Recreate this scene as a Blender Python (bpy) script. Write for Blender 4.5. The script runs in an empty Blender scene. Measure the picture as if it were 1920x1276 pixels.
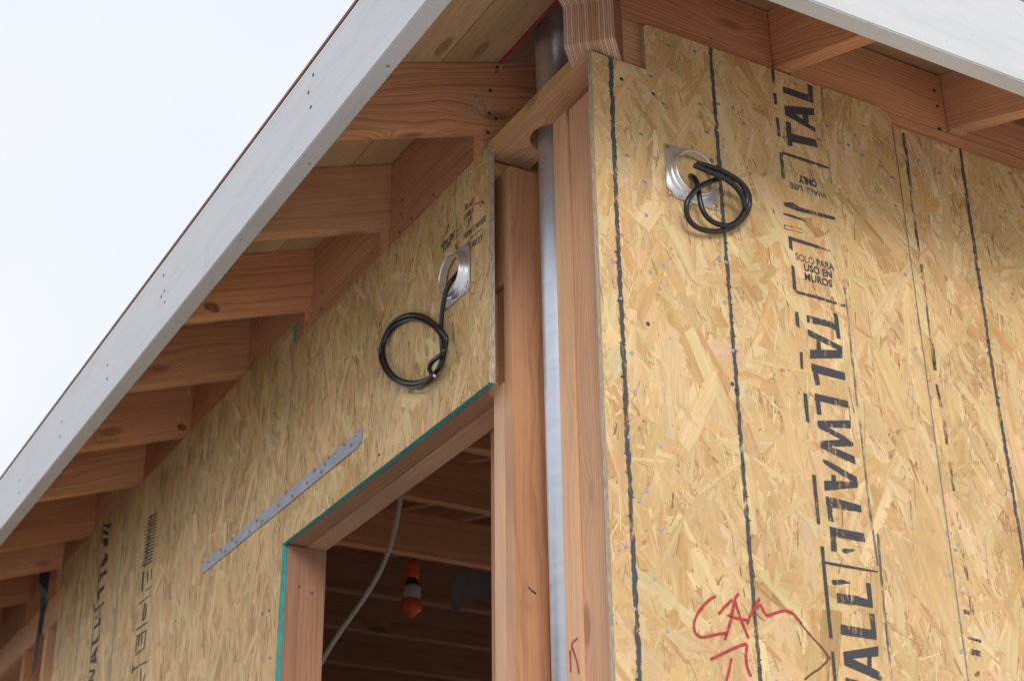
import bpy, bmesh, math, random
from mathutils import Vector, Matrix
random.seed(7)
scene = bpy.context.scene
COL = scene.collection

# ------------------------------------------------------------------ camera
cam_d = bpy.data.cameras.new("camera")
cam = bpy.data.objects.new("camera", cam_d)
COL.objects.link(cam)
cam_d.sensor_width = 36.0
cam_d.lens = 57.166
cam_d.clip_start = 0.05
cam_d.clip_end = 3000
yaw, pit, rol = 0.51627584, 0.46160559, -0.01150427
fwd = Vector((math.sin(yaw) * math.cos(pit), math.cos(yaw) * math.cos(pit), math.sin(pit)))
rt = Vector((math.cos(yaw), -math.sin(yaw), 0.0))
up = rt.cross(fwd)
rt2 = rt * math.cos(rol) + up * math.sin(rol)
up2 = up * math.cos(rol) - rt * math.sin(rol)
m = Matrix.Identity(4)
for i in range(3):
    m[i][0], m[i][1], m[i][2] = rt2[i], up2[i], -fwd[i]
m[0][3], m[1][3], m[2][3] = -1.292, -1.981, 1.6
cam.matrix_world = m
cam_d.dof.use_dof = True
cam_d.dof.focus_distance = 2.9
cam_d.dof.aperture_fstop = 9.0
scene.camera = cam

# ------------------------------------------------------------------ sky, sun, exposure
SUN_EL, SUN_AZ = 20.0, 23.0          # the sun stands behind the camera, light travels along this azimuth (from +y towards +x)
w = bpy.data.worlds.new("World")
scene.world = w
w.use_nodes = True
nt = w.node_tree
bg = nt.nodes["Background"]
sky = nt.nodes.new("ShaderNodeTexSky")
sky.sky_type = 'NISHITA'
sky.sun_disc = False
sky.sun_elevation = math.radians(SUN_EL)
sky.sun_rotation = math.radians(SUN_AZ + 180)
sky.dust_density = 4.0
hs = nt.nodes.new("ShaderNodeHueSaturation")
hs.inputs['Saturation'].default_value = 0.5
nt.links.new(sky.outputs[0], hs.inputs['Color'])
mx = nt.nodes.new("ShaderNodeMix")
mx.data_type = 'RGBA'
mx.inputs[0].default_value = 0.9      # thick white overcast over the clear sky
gc = nt.nodes.new("ShaderNodeTexCoord")
cn = nt.nodes.new("ShaderNodeTexNoise")
cn.inputs['Scale'].default_value = 1.6
cn.inputs['Detail'].default_value = 4
nt.links.new(gc.outputs['Generated'], cn.inputs['Vector'])
cr = nt.nodes.new("ShaderNodeValToRGB")
cr.color_ramp.elements[0].position = .32
cr.color_ramp.elements[0].color = (.70, .79, .95, 1)
cr.color_ramp.elements[1].position = .66
cr.color_ramp.elements[1].color = (.92, .95, 1, 1)
nt.links.new(cn.outputs['Fac'], cr.inputs[0])
gain = nt.nodes.new("ShaderNodeVectorMath")
gain.operation = 'SCALE'
gain.inputs['Scale'].default_value = 9.2
nt.links.new(cr.outputs[0], gain.inputs[0])
nt.links.new(gain.outputs[0], mx.inputs[7])
nt.links.new(hs.outputs[0], mx.inputs[6])
nt.links.new(mx.outputs[2], bg.inputs['Color'])
bg.inputs['Strength'].default_value = 0.1

sun_d = bpy.data.lights.new("sun", 'SUN')
sun_d.energy = 1.5
sun_d.angle = math.radians(24)
sun_d.color = (1.0, 0.95, 0.87)
sun = bpy.data.objects.new("sun", sun_d)
COL.objects.link(sun)
el, az = math.radians(SUN_EL), math.radians(SUN_AZ)
d = Vector((math.sin(az) * math.cos(el), math.cos(az) * math.cos(el), -math.sin(el)))
sun.rotation_euler = d.to_track_quat('-Z', 'Y').to_euler()
sun.location = (-6, -10, 8)

scene.view_settings.view_transform = 'Standard'
scene.view_settings.look = 'None'
scene.view_settings.exposure = 0.22
scene.view_settings.gamma = 1.0

# ------------------------------------------------------------------ traced marks (metres on the walls)
INK = [[(.4339,3.4163),(.4959,3.4175),(.4974,3.4426),(.5084,3.4421),(.5072,3.4009),(.4337,3.4009)],[(.4328,3.3715),(.5066,3.3895),(.5054,3.3728),(.4325,3.3525)],[(.4339,3.365),(.4499,3.364),(.4879,3.3481),(.5037,3.3429),(.5036,3.3332),(.4347,3.3498)],[(.4769,3.3729),(.4905,3.3766),(.4886,3.3477),(.4766,3.3507)],[(.4324,3.3344),(.4441,3.3368),(.4428,3.2822),(.432,3.2812)],[(.4405,3.3108),(.5005,3.3162),(.5069,3.2994),(.4403,3.2922)],[(.4091,3.4488),(.4164,3.4496),(.4153,3.4177),(.4105,3.416)],[(.4077,3.3925),(.4164,3.3937),(.4152,3.3674),(.409,3.3664)],[(.4091,3.3364),(.4156,3.3378),(.4161,3.2946),(.4084,3.2956)],[(.4089,3.2596),(.4172,3.2582),(.4165,3.2018),(.4086,3.2028)],[(.4163,3.2629),(.4782,3.2635),(.5266,3.2615),(.5251,3.2576),(.4774,3.2566),(.4164,3.2573)],[(.4086,3.1508),(.4307,3.1556),(.444,3.1497),(.5275,3.1523),(.5278,3.1459),(.4429,3.1397),(.4085,3.1427)],[(.4033,3.1268),(.4277,3.128),(.4587,3.1248),(.4567,3.1227),(.427,3.1224),(.4047,3.1231)],[(.3814,3.1302),(.384,3.123),(.3839,3.1181),(.3809,3.1221)],[(.4041,3.1016),(.4465,3.1038),(.4464,3.1029),(.404,3.1003)],[(.4033,3.0937),(.4456,3.0959),(.4455,3.095),(.4031,3.0924)],[(.4034,3.1014),(.4048,3.1015),(.4053,3.093),(.4032,3.0928)],[(.4108,3.08),(.4695,3.0787),(.5094,3.0751),(.5074,3.0733),(.4687,3.0721),(.4185,3.0721),(.4179,3.0505),(.4101,3.0547)],[(.4111,3.0192),(.4177,3.0178),(.4175,2.9695),(.4186,2.9643),(.4099,2.9712)],[(.4178,2.9689),(.4636,2.9701),(.5291,2.9673),(.5272,2.9632),(.4628,2.9638),(.4185,2.9636)],[(.4095,2.9251),(.4169,2.9251),(.4157,2.8927),(.4086,2.8985)],[(.4104,2.8456),(.4172,2.8466),(.415,2.8131),(.4091,2.8132)],[(.4098,2.7667),(.4179,2.7661),(.4166,2.7119),(.4096,2.7132)],[(.4344,2.9242),(.4855,2.9245),(.5005,2.9206),(.4981,2.9094),(.484,2.9121),(.4343,2.9092)],[(.4983,2.9444),(.508,2.9437),(.5085,2.8937),(.4995,2.8931)],[(.4349,2.8557),(.4957,2.8688),(.5097,2.8709),(.5077,2.8555),(.4328,2.8376)],[(.4339,2.8962),(.4395,2.8954),(.5101,2.879),(.509,2.8653),(.496,2.8707),(.4347,2.8832)],[(.4521,2.879),(.4609,2.8766),(.4592,2.8539),(.4499,2.8547)],[(.4341,2.8291),(.5092,2.8274),(.509,2.8126),(.4531,2.8114),(.4334,2.8143)],[(.4346,2.8248),(.4463,2.8245),(.4496,2.7902),(.4386,2.7879)],[(.435,2.7712),(.5089,2.7725),(.5088,2.7589),(.4352,2.7583)],[(.4355,2.767),(.4454,2.7662),(.4453,2.7325),(.4354,2.7321)],[(.4346,2.7194),(.5099,2.7353),(.5092,2.7203),(.434,2.7083)],[(.4348,2.7151),(.4587,2.7111),(.4912,2.7023),(.5107,2.6918),(.5086,2.6863),(.48,2.6956),(.4376,2.7058)],[(.436,2.6821),(.485,2.694),(.5107,2.6918),(.5094,2.6865),(.4373,2.6715)],[(.4362,2.6771),(.4546,2.6775),(.5106,2.6676),(.5102,2.653),(.4754,2.6598),(.4358,2.6695)],[(.437,2.6485),(.4484,2.6481),(.5101,2.6295),(.51,2.6187),(.4984,2.6188),(.4399,2.6411)],[(.436,2.609),(.5111,2.6211),(.5101,2.6102),(.4351,2.5906)],[(.4535,2.6233),(.4632,2.6241),(.4625,2.6079),(.4521,2.606)],[(.4356,2.5808),(.4654,2.5808),(.5122,2.5781),(.5123,2.5654),(.4454,2.5626),(.4352,2.565)],[(.4363,2.5799),(.4481,2.5799),(.4477,2.5369),(.4368,2.5371)],[(.4373,2.5275),(.4761,2.5271),(.5118,2.5278),(.513,2.5124),(.4465,2.5108),(.4378,2.5114)],[(.4381,2.5239),(.4491,2.5216),(.4494,2.4846),(.4362,2.4841)],[(.4587,2.4892),(.4643,2.4935),(.4769,2.4941),(.4896,2.4952),(.4814,2.4908),(.4706,2.4849),(.462,2.4856)],[(.4112,2.6155),(.4188,2.6158),(.4183,2.5278),(.4113,2.5276)],[(.4198,2.4639),(.4637,2.4644),(.5332,2.4644),(.5328,2.4617),(.4631,2.4595),(.4205,2.4596)],[(.4132,2.4888),(.4217,2.4892),(.4198,2.4639),(.4204,2.459),(.4205,2.3335),(.4129,2.3334),(.4132,2.4589)],[(.4143,2.3118),(.4201,2.3116),(.4201,2.2644),(.4137,2.2637)],[(.4301,2.4298),(.433,2.4338),(.4554,2.4376),(.472,2.4341),(.4468,2.428),(.432,2.4252)],[(.4388,2.4124),(.4815,2.4137),(.5033,2.4109),(.5137,2.3976),(.4671,2.3969),(.4379,2.3956)],[(.5036,2.4398),(.5143,2.44),(.5137,2.3976),(.5037,2.4051)],[(.4394,2.36),(.501,2.3596),(.5145,2.3595),(.5135,2.3438),(.4383,2.3425)],[(.5029,2.3872),(.5148,2.3879),(.5141,2.3477),(.5052,2.3543)],[(.4389,2.314),(.5157,2.3334),(.5133,2.3163),(.4402,2.3018)],[(.4395,2.3112),(.455,2.3056),(.5144,2.2901),(.5147,2.2757),(.5087,2.2761),(.439,2.2922)],[(.4893,2.3137),(.4984,2.3149),(.4952,2.283),(.4858,2.2847)],[(.4388,2.2725),(.512,2.2651),(.5101,2.2517),(.4374,2.262)],[(.4374,2.262),(.5103,2.2536),(.5095,2.2479),(.4362,2.2526)]]
INKG = [[(.5277,3.3025),(.5321,3.3032),(.5315,3.2277),(.5263,3.2262)],[(.5275,3.4504),(.5339,3.4507),(.5316,3.3708),(.5272,3.3712)],[(.5303,3.0174),(.535,3.018),(.5329,2.838),(.5335,2.7283),(.5283,2.7272),(.5276,2.8368)],[(.5287,2.7477),(.5341,2.7488),(.5336,2.6491),(.5335,2.5737),(.5375,2.4747),(.5328,2.4739),(.5282,2.5728),(.5288,2.6482)],[(.5403,2.5321),(.5455,2.5329),(.5404,2.4103),(.5394,2.3027),(.5383,2.2785),(.5333,2.2779),(.5353,2.4096)]]
INK2 = [[(.7304,3.4037),(.7387,3.4063),(.7337,3.1294),(.7264,3.111)],[(.7287,3.1061),(.7362,3.1053),(.7312,2.9409),(.7305,2.8812),(.7254,2.8801),(.7296,3.0412)],[(.7297,2.9379),(.7359,2.9376),(.7348,2.8821),(.7271,2.8797)],[(.7259,2.8529),(.7319,2.8525),(.7366,2.808),(.7282,2.8063)],[(.7304,2.7834),(.7378,2.7842),(.7383,2.7355),(.7308,2.734)],[(.7311,2.6982),(.7378,2.6979),(.7378,2.6448),(.7324,2.6439)],[(.7323,2.6046),(.7384,2.6045),(.7396,2.5727),(.7346,2.5733)],[(.7166,2.5341),(.733,2.5354),(.7333,2.5294),(.7166,2.5288)],[(.7338,2.5302),(.7402,2.5286),(.7406,2.4798),(.733,2.4786)],[(.7346,2.4502),(.7422,2.4461),(.7416,2.4189),(.7332,2.4241)],[(.7183,2.4246),(.7331,2.4236),(.7344,2.4161),(.7179,2.4169)],[(.7175,2.3559),(.7454,2.355),(.7444,2.3443),(.7173,2.3453)],[(.7178,2.3756),(.7492,2.3752),(.749,2.3688),(.74,2.3702),(.7174,2.3735)],[(.7228,2.3129),(.7355,2.3194),(.7356,2.3107),(.725,2.3069)]]
RED = [[(.1916,2.3709),(.1799,2.3638),(.1646,2.3496),(.1524,2.3333),(.1467,2.3193),(.1489,2.3064),(.1594,2.3013),(.1786,2.3064),(.1963,2.3114),(.2109,2.3154)],[(.2376,2.3824),(.2285,2.3708),(.2228,2.3511),(.2152,2.3286),(.2035,2.3025)],[(.2237,2.3708),(.2079,2.3557),(.1949,2.3425)],[(.2285,2.3708),(.236,2.3462),(.2425,2.3283),(.2498,2.3112)],[(.2117,2.3435),(.2228,2.3417),(.25,2.3401)],[(.2495,2.3346),(.2632,2.3595),(.2782,2.3794)],[(.2708,2.3619),(.2789,2.3692),(.2859,2.3572),(.2922,2.354),(.3129,2.3624),(.33,2.3669),(.3431,2.3639),(.3583,2.3495)],[(.174,2.2679),(.2002,2.2817),(.225,2.2941),(.2448,2.3006),(.2424,2.2831),(.2431,2.2648),(.249,2.2511)],[(.2138,2.2749),(.2074,2.2552),(.2012,2.2384)]]
BRN = [[(.3567,2.3506),(.3764,2.3314),(.3949,2.316),(.4114,2.2984)],[(.4059,2.3018),(.4043,2.2954),(.3855,2.2796),(.3692,2.2696),(.3538,2.2584)]]
NR1 = [(.1702,3.417),(.23,3.4252),(.1266,3.3332),(.0627,3.3065),(.1304,3.2972),(.1507,3.2816),(.2327,3.3087),(.2747,3.3225),(.3782,3.3386),(.331,3.2963),(.0982,3.1995),(.2444,3.2502),(.0659,3.1453),(.099,3.1012),(.1,3.0348),(.4666,3.4323),(.5355,3.3567),(.6302,3.3876),(.5842,3.3292),(.5103,3.318),(.429,3.2971),(.6175,3.316),(.6726,3.361),(.6614,3.3033),(.6877,3.2861),(.6866,3.2212),(.0997,3.0342),(.0469,2.9812),(.0253,2.9239),(.1286,2.9428),(.1015,2.9235),(.2491,2.9904),(.2645,2.9871),(.0395,2.8585),(.2548,2.9046),(.0917,2.8241),(.0565,2.7617),(.2646,2.8146),(.2573,2.7504),(.0591,2.693),(.0435,2.6106),(.103,2.6067),(.2665,2.6337),(.0723,2.5254),(.0571,2.5054),(.0963,2.4643),(.0284,2.4281),(.0773,2.3814),(.039,2.3288),(.0975,2.3033),(.687,3.0707),(.6872,2.9151),(.6887,2.9163),(.6964,2.7599),(.701,2.5569),(.6975,2.4824),(.7055,2.4031),(.6987,2.348)]
NR2 = [(.7661,3.3499),(.7513,3.3093),(.8163,3.3351),(.7322,3.2435),(.8578,3.4009),(1.0215,3.3957),(.9342,3.3449),(.9869,3.2943),(1.0397,3.3213),(.7276,2.5431),(.7236,2.4543)]
NL = [(1.4144,3.3295),(.8284,2.8727),(1.9751,3.301),(1.8971,3.2724),(1.3529,3.3969),(1.406,2.7024),(1.4484,2.7066),(1.3819,2.5872),(1.4431,2.599),(1.4291,2.7976),(2.0886,2.8598),(2.1876,2.8095),(2.1809,2.9582)]
NRAF = [(.0265,3.5681),(.0095,3.5057),(.0073,3.4498),(.0218,3.4424),(.0034,3.4036)]
NBLK = [(.7581,3.4416),(.7607,3.4081),(.7687,3.3677),(.7102,3.3717),(.6066,3.3745),(.9088,3.3881),(1.6177,3.5171),(1.6119,3.4809),(1.634,3.4338),(1.194,3.4243),(1.1924,3.3779)]
NFAS = [(.4122,3.4318),(.4316,3.4035),(.4163,3.3609),(1.2919,3.4231),(1.2948,3.3688)]
NBLKR = [(.8514,3.5543),(.8539,3.5158),(.8508,3.4598)]
CABR = [(.1996,-.002,3.1447),(.1959,-.016,3.1329),(.199,-.02,3.1193),(.2,-.022,3.0996),(.2022,-.022,3.0757),(.2087,-.022,3.0589),(.2241,-.02,3.0494),(.2459,-.017,3.0487),(.2662,-.017,3.053),(.2831,-.02,3.066),(.2973,-.024,3.0887),(.3024,-.028,3.1109),(.2951,-.032,3.1296),(.2787,-.035,3.1404),(.2578,-.036,3.1404),(.2345,-.034,3.1307),(.21,-.036,3.1147),(.1855,-.038,3.0951),(.1699,-.036,3.0748),(.1632,-.032,3.0555),(.1686,-.026,3.0399),(.1837,-.02,3.0306),(.2085,-.015,3.029),(.2346,-.012,3.035),(.2633,-.012,3.0467),(.2874,-.014,3.0646),(.3068,-.018,3.0889),(.3126,-.022,3.1132),(.3035,-.03,3.1274),(.2837,-.036,3.1375),(.2591,-.04,3.1423),(.2339,-.042,3.1452),(.2101,-.042,3.1456),(.1873,-.042,3.1444)]
CABR2 = [(.2942,-.03,3.0884),(.2869,-.036,3.1059),(.2722,-.041,3.117),(.253,-.046,3.1229),(.2304,-.05,3.1254),(.2069,-.05,3.1278),(.1902,-.049,3.1309),(.1747,-.047,3.1339)]
CABL = [(-.012,.4826,3.1286),(-.024,.4815,3.1113),(-.032,.488,3.095),(-.034,.5007,3.0697),(-.03,.5177,3.0402),(-.024,.5311,3.0134),(-.022,.5342,3.0104),(-.02,.5336,2.9879),(-.02,.5331,2.9618),(-.02,.5471,2.9485),(-.02,.5694,2.9401),(-.018,.6092,2.9409),(-.017,.6582,2.9538),(-.017,.707,2.9796),(-.017,.7614,3.0154),(-.017,.8033,3.0552),(-.017,.8259,3.0944),(-.018,.8212,3.1133),(-.02,.7976,3.1307),(-.022,.7611,3.1404),(-.022,.7142,3.1349),(-.022,.6645,3.1183),(-.024,.6083,3.0879),(-.03,.5523,3.0477),(-.036,.5107,3.0129),(-.032,.496,2.9928),(-.03,.495,2.9816),(-.03,.5026,2.9657),(-.031,.5066,2.948),(-.031,.5221,2.9355),(-.03,.5494,2.9328),(-.028,.5956,2.9396),(-.027,.6447,2.9559),(-.027,.6969,2.9815),(-.027,.7404,3.013),(-.027,.7747,3.0512),(-.027,.7892,3.0834),(-.026,.7909,3.107),(-.02,.7792,3.1296),(-.017,.7423,3.1331),(-.017,.6922,3.1209),(-.017,.65,3.1026),(-.018,.5997,3.0704),(-.02,.5554,3.0351),(-.03,.5126,2.9957),(-.04,.4836,2.9615),(-.044,.4843,2.9466),(-.042,.5102,2.9503),(-.04,.5397,2.9521),(-.04,.5475,2.9442),(-.042,.5357,2.9293),(-.044,.5194,2.916)]
NSTRAP = [(.941,2.9596),(1.0035,2.96),(.9652,2.9442),(1.0872,2.9608),(1.0476,2.948),(1.1058,2.9524),(1.1657,2.9586),(1.1241,2.9404),(1.2491,2.9605),(1.2058,2.942),(1.3339,2.963),(1.2909,2.9404),(1.4369,2.9578),(1.3777,2.947),(1.5135,2.9526),(1.4793,2.9397),(1.6032,2.9542),(1.56,2.9405),(1.6819,2.9588),(1.6513,2.9419),(1.6943,2.9461),(1.7616,2.9557),(1.7231,2.9401),(1.8541,2.9517),(1.8684,2.9446)]
HSTR = [[(.4112,3.2464),(.3766,3.2312)],[(.386,3.2415),(.3754,3.2306),(.3908,3.2277)],[(.4352,3.1787),(.3851,3.1777)],[(.4907,3.2577),(.4883,3.2209),(.4879,3.1829)],[(.4955,3.198),(.4892,3.1829),(.4831,3.1984)]]
RSTUD = [[(.1413,2.3187),(.1592,2.3139),(.1554,2.302),(.1461,2.2842),(.1407,2.2622)],[(.1648,2.3051),(.1649,2.2888),(.1651,2.2703)]]
INKL = [[(2.9285,3.4006),(2.8669,3.3786),(2.8428,3.3818),(2.8324,3.3675),(2.8619,3.3638),(2.921,3.3916)],[(2.9215,3.3806),(2.8578,3.3515),(2.8536,3.3392),(2.9123,3.3622)],[(2.9159,3.3479),(2.8511,3.3319),(2.8485,3.3158),(2.8498,3.3032),(2.8997,3.3173)],[(2.9105,3.2587),(2.8548,3.2809),(2.836,3.2666),(2.8341,3.2488),(2.8914,3.2444)],[(2.8783,3.2881),(2.8364,3.2718),(2.8278,3.2546),(2.8646,3.2688)],[(2.905,3.2268),(2.8355,3.2244),(2.8316,3.2087),(2.8937,3.2106)],[(2.9033,3.222),(2.888,3.2184),(2.8935,3.202),(2.9061,3.2056)],[(2.9022,3.1745),(2.8397,3.1758),(2.8374,3.1612),(2.8953,3.1589)],[(2.9052,3.1711),(2.8864,3.1658),(2.8858,3.1402),(2.9046,3.1454)],[(2.928,3.1157),(2.8224,3.1175),(2.8147,3.1111),(2.9228,3.1092)],[(2.9102,3.0583),(2.8421,3.0632),(2.8373,3.0495),(2.9046,3.0505)],[(2.866,3.0758),(2.8423,3.0716),(2.8367,3.0555),(2.8511,3.0573)],[(2.9062,3.0866),(2.8878,3.0901),(2.8872,3.0807),(2.9011,3.0802)],[(2.9128,3.011),(2.8448,3.0081),(2.8431,2.9953),(2.909,3.0005)],[(2.8639,3.015),(2.845,3.0164),(2.8439,2.9976),(2.856,3.0007)],[(2.907,2.964),(2.8504,2.9849),(2.8404,2.9721),(2.8861,2.9527)],[(2.909,2.9542),(2.8394,2.9462),(2.8361,2.9291),(2.9061,2.9461)],[(2.8713,2.9696),(2.8564,2.9667),(2.848,2.9393),(2.8631,2.943)],[(2.9098,2.9257),(2.8437,2.9119),(2.8425,2.9007),(2.9032,2.9151)],[(2.8931,2.8953),(2.8482,2.909),(2.842,2.8994),(2.8737,2.8879)],[(2.9006,2.893),(2.8472,2.8833),(2.8473,2.8761),(2.905,2.8895)],[(2.9437,3.1434),(2.9326,3.1404),(2.9192,3.107),(2.9286,3.1095)],[(2.8638,3.1172),(2.8576,3.1155),(2.8311,3.0005),(2.8372,3.002)],[(2.9319,3.4107),(2.9255,3.4086),(2.9202,3.3272),(2.9266,3.3292)],[(2.9301,3.1057),(2.9253,3.1044),(2.905,2.8895),(2.9096,2.8906)],[(2.9305,3.2669),(2.9241,3.265),(2.9012,3.1359),(2.9091,3.1381)],[(2.4376,3.2635),(2.3471,3.25),(2.3459,3.2456),(2.4363,3.259)],[(2.413,3.2628),(2.3978,3.2602),(2.3993,3.2485),(2.4146,3.2511)],[(2.4385,3.2532),(2.3474,3.2396),(2.3462,3.2352),(2.4373,3.2487)],[(2.4395,3.2429),(2.3476,3.2293),(2.3464,3.2249),(2.4383,3.2384)],[(2.415,3.2423),(2.3998,3.2398),(2.4014,3.2282),(2.4166,3.2306)],[(2.4405,3.2327),(2.3479,3.2189),(2.3467,3.2146),(2.4393,3.2282)],[(2.4415,3.2224),(2.3482,3.2086),(2.347,3.2043),(2.4403,3.218)],[(2.417,3.2219),(2.4018,3.2194),(2.4034,3.2079),(2.4186,3.2103)],[(2.4425,3.2122),(2.3484,3.1983),(2.3472,3.194),(2.4413,3.2078)],[(2.4435,3.202),(2.3487,3.1881),(2.3475,3.1837),(2.4422,3.1976)],[(2.419,3.2015),(2.4039,3.1992),(2.4054,3.1876),(2.4206,3.19)],[(2.4445,3.1918),(2.349,3.1778),(2.3478,3.1735),(2.4432,3.1874)],[(2.4455,3.1816),(2.3492,3.1676),(2.3481,3.1633),(2.4442,3.1772)],[(2.4211,3.1813),(2.4059,3.1789),(2.4075,3.1674),(2.4226,3.1697)],[(2.4465,3.1715),(2.3495,3.1574),(2.3483,3.1531),(2.4452,3.1671)],[(2.4475,3.1613),(2.3498,3.1472),(2.3486,3.1429),(2.4462,3.157)],[(2.4231,3.1611),(2.4079,3.1588),(2.4095,3.1473),(2.4246,3.1496)],[(2.4484,3.1512),(2.35,3.137),(2.3489,3.1327),(2.4472,3.1468)],[(2.4494,3.1411),(2.3503,3.1269),(2.3491,3.1226),(2.4482,3.1367)],[(2.425,3.1409),(2.4099,3.1387),(2.4115,3.1273),(2.4266,3.1294)],[(2.4504,3.131),(2.3506,3.1167),(2.3494,3.1125),(2.4491,3.1267)],[(2.4514,3.121),(2.3508,3.1066),(2.3497,3.1024),(2.4501,3.1166)],[(2.427,3.1208),(2.4119,3.1187),(2.4135,3.1073),(2.4286,3.1094)],[(2.4389,3.0982),(2.423,3.0935),(2.4176,3.0331),(2.4334,3.0376)],[(2.3968,3.0858),(2.3812,3.0812),(2.3753,3.0522),(2.3859,3.0474)],[(2.3577,3.0821),(2.348,3.0812),(2.3457,3.0475),(2.3534,3.0497)],[(2.3954,3.0307),(2.3359,3.0292),(2.335,3.0259),(2.3942,3.0265)],[(2.4459,3.006),(2.3586,3.0056),(2.3551,3.0016),(2.4433,3.0014)],[(2.3923,2.995),(2.382,2.9921),(2.3909,2.9409),(2.4036,2.9435)],[(2.382,2.9921),(2.3662,2.9782),(2.3622,2.9561),(2.3703,2.943),(2.3907,2.9401),(2.3921,2.9451),(2.3791,2.9492),(2.3736,2.963),(2.3758,2.9789)],[(2.4505,2.9318),(2.3483,2.9277),(2.3448,2.9237),(2.4465,2.9265)],[(2.4391,2.9097),(2.3476,2.9049),(2.3442,2.901),(2.4352,2.9048)],[(2.4397,2.9117),(2.4319,2.9097),(2.4263,2.859),(2.4367,2.8616)],[(2.356,2.9014),(2.3484,2.8994),(2.3515,2.8534),(2.3591,2.8553)],[(2.4336,2.8551),(2.3572,2.8567),(2.3537,2.8528),(2.4312,2.8511)],[(2.4189,2.9064),(2.4062,2.9038),(2.4092,2.8736),(2.4193,2.8753)],[(2.3906,2.899),(2.3808,2.898),(2.3823,2.8705),(2.391,2.872)],[(2.446,2.8167),(2.3208,2.8106),(2.3172,2.8061),(2.442,2.8117)],[(2.4523,2.8258),(2.4426,2.8253),(2.4416,2.8063),(2.4514,2.8067)],[(2.37,2.8004),(2.3617,2.7999),(2.3589,2.7624),(2.3676,2.7644)],[(2.3286,2.7776),(2.3203,2.7767),(2.3254,2.7546),(2.334,2.7566)]]
GREYC = [(.544,1.9,3.23),(.532,1.9,3.156),(.512,1.9,3.075),(.477,1.9,2.994),(.424,1.9,2.904),(.38,1.9,2.839),(.333,1.9,2.758)]

# ------------------------------------------------------------------ helpers
def tag(o, label=None, cat=None, group=None, kind=None):
    if label: o['label'] = label
    if cat: o['category'] = cat
    if group: o['group'] = group
    if kind: o['kind'] = kind
    return o

def empty(name, loc=(0, 0, 0)):
    o = bpy.data.objects.new(name, None)
    o.empty_display_size = 0.05
    COL.objects.link(o)
    o.location = loc
    return o

def parent_to(o, p):
    if p is not None:
        o.parent = p
        o.matrix_parent_inverse = p.matrix_basis.inverted()
    return o

def mesh_obj(name, verts, faces, mats, parent=None, matrix=None, midx=None, smooth=False):
    me = bpy.data.meshes.new(name)
    me.from_pydata([tuple(v) for v in verts], [], faces)
    for mt in (mats if isinstance(mats, (list, tuple)) else [mats]):
        me.materials.append(mt)
    if midx:
        me.polygons.foreach_set('material_index', midx)
    if smooth:
        me.polygons.foreach_set('use_smooth', [True] * len(me.polygons))
    me.update()
    o = bpy.data.objects.new(name, me)
    COL.objects.link(o)
    if matrix is not None:
        o.matrix_basis = matrix
    return parent_to(o, parent)

def from_bm(name, bm, mats, parent=None, matrix=None, smooth=False):
    bmesh.ops.recalc_face_normals(bm, faces=bm.faces[:])
    me = bpy.data.meshes.new(name)
    bm.to_mesh(me)
    bm.free()
    for mt in (mats if isinstance(mats, (list, tuple)) else [mats]):
        me.materials.append(mt)
    if smooth:
        me.polygons.foreach_set('use_smooth', [True] * len(me.polygons))
    o = bpy.data.objects.new(name, me)
    COL.objects.link(o)
    if matrix is not None:
        o.matrix_basis = matrix
    return parent_to(o, parent)

def frame(origin, ex, ey):
    ex = Vector(ex).normalized(); ey = Vector(ey).normalized(); ez = ex.cross(ey)
    M = Matrix.Identity(4)
    for i in range(3):
        M[i][0], M[i][1], M[i][2], M[i][3] = ex[i], ey[i], ez[i], origin[i]
    return M

def prism(name, pts, depth, mat, origin=(0, 0, 0), ex=(1, 0, 0), ey=(0, 1, 0), parent=None, bevel=0.0015):
    """a board: outline pts in (ex, ey), extruded by depth along ex x ey; the grain runs along ex"""
    bm = bmesh.new()
    vs = [bm.verts.new((p[0], p[1], 0)) for p in pts]
    f = bm.faces.new(vs)
    r = bmesh.ops.extrude_face_region(bm, geom=[f])
    for v in r['geom']:
        if isinstance(v, bmesh.types.BMVert):
            v.co.z += depth
    bmesh.ops.recalc_face_normals(bm, faces=bm.faces[:])
    if bevel:
        bmesh.ops.bevel(bm, geom=bm.edges[:], offset=bevel, segments=2, affect='EDGES', clamp_overlap=True)
    return from_bm(name, bm, mat, parent, frame(origin, ex, ey))

AX = {'x': ((1, 0, 0), (0, 1, 0)), 'y': ((0, 1, 0), (0, 0, 1)), 'z': ((0, 0, 1), (1, 0, 0))}
def board(name, lo, hi, axis, mat, parent=None, bevel=0.0015):
    """axis-aligned piece of lumber whose grain runs along axis"""
    c = [(a + b) / 2 for a, b in zip(lo, hi)]
    h = [abs(b - a) / 2 for a, b in zip(lo, hi)]
    k = 'xyz'.index(axis)
    L, W, T = h[k], h[(k + 1) % 3], h[(k + 2) % 3]
    ex, ey = AX[axis]
    M = frame(c, ex, ey)
    bm = bmesh.new()
    bmesh.ops.create_cube(bm, size=2.0)
    for v in bm.verts:
        v.co = Vector((v.co.x * L, v.co.y * W, v.co.z * T))
    if bevel:
        bmesh.ops.bevel(bm, geom=bm.edges[:], offset=bevel, segments=2, affect='EDGES', clamp_overlap=True)
    return from_bm(name, bm, mat, parent, M)

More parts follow.
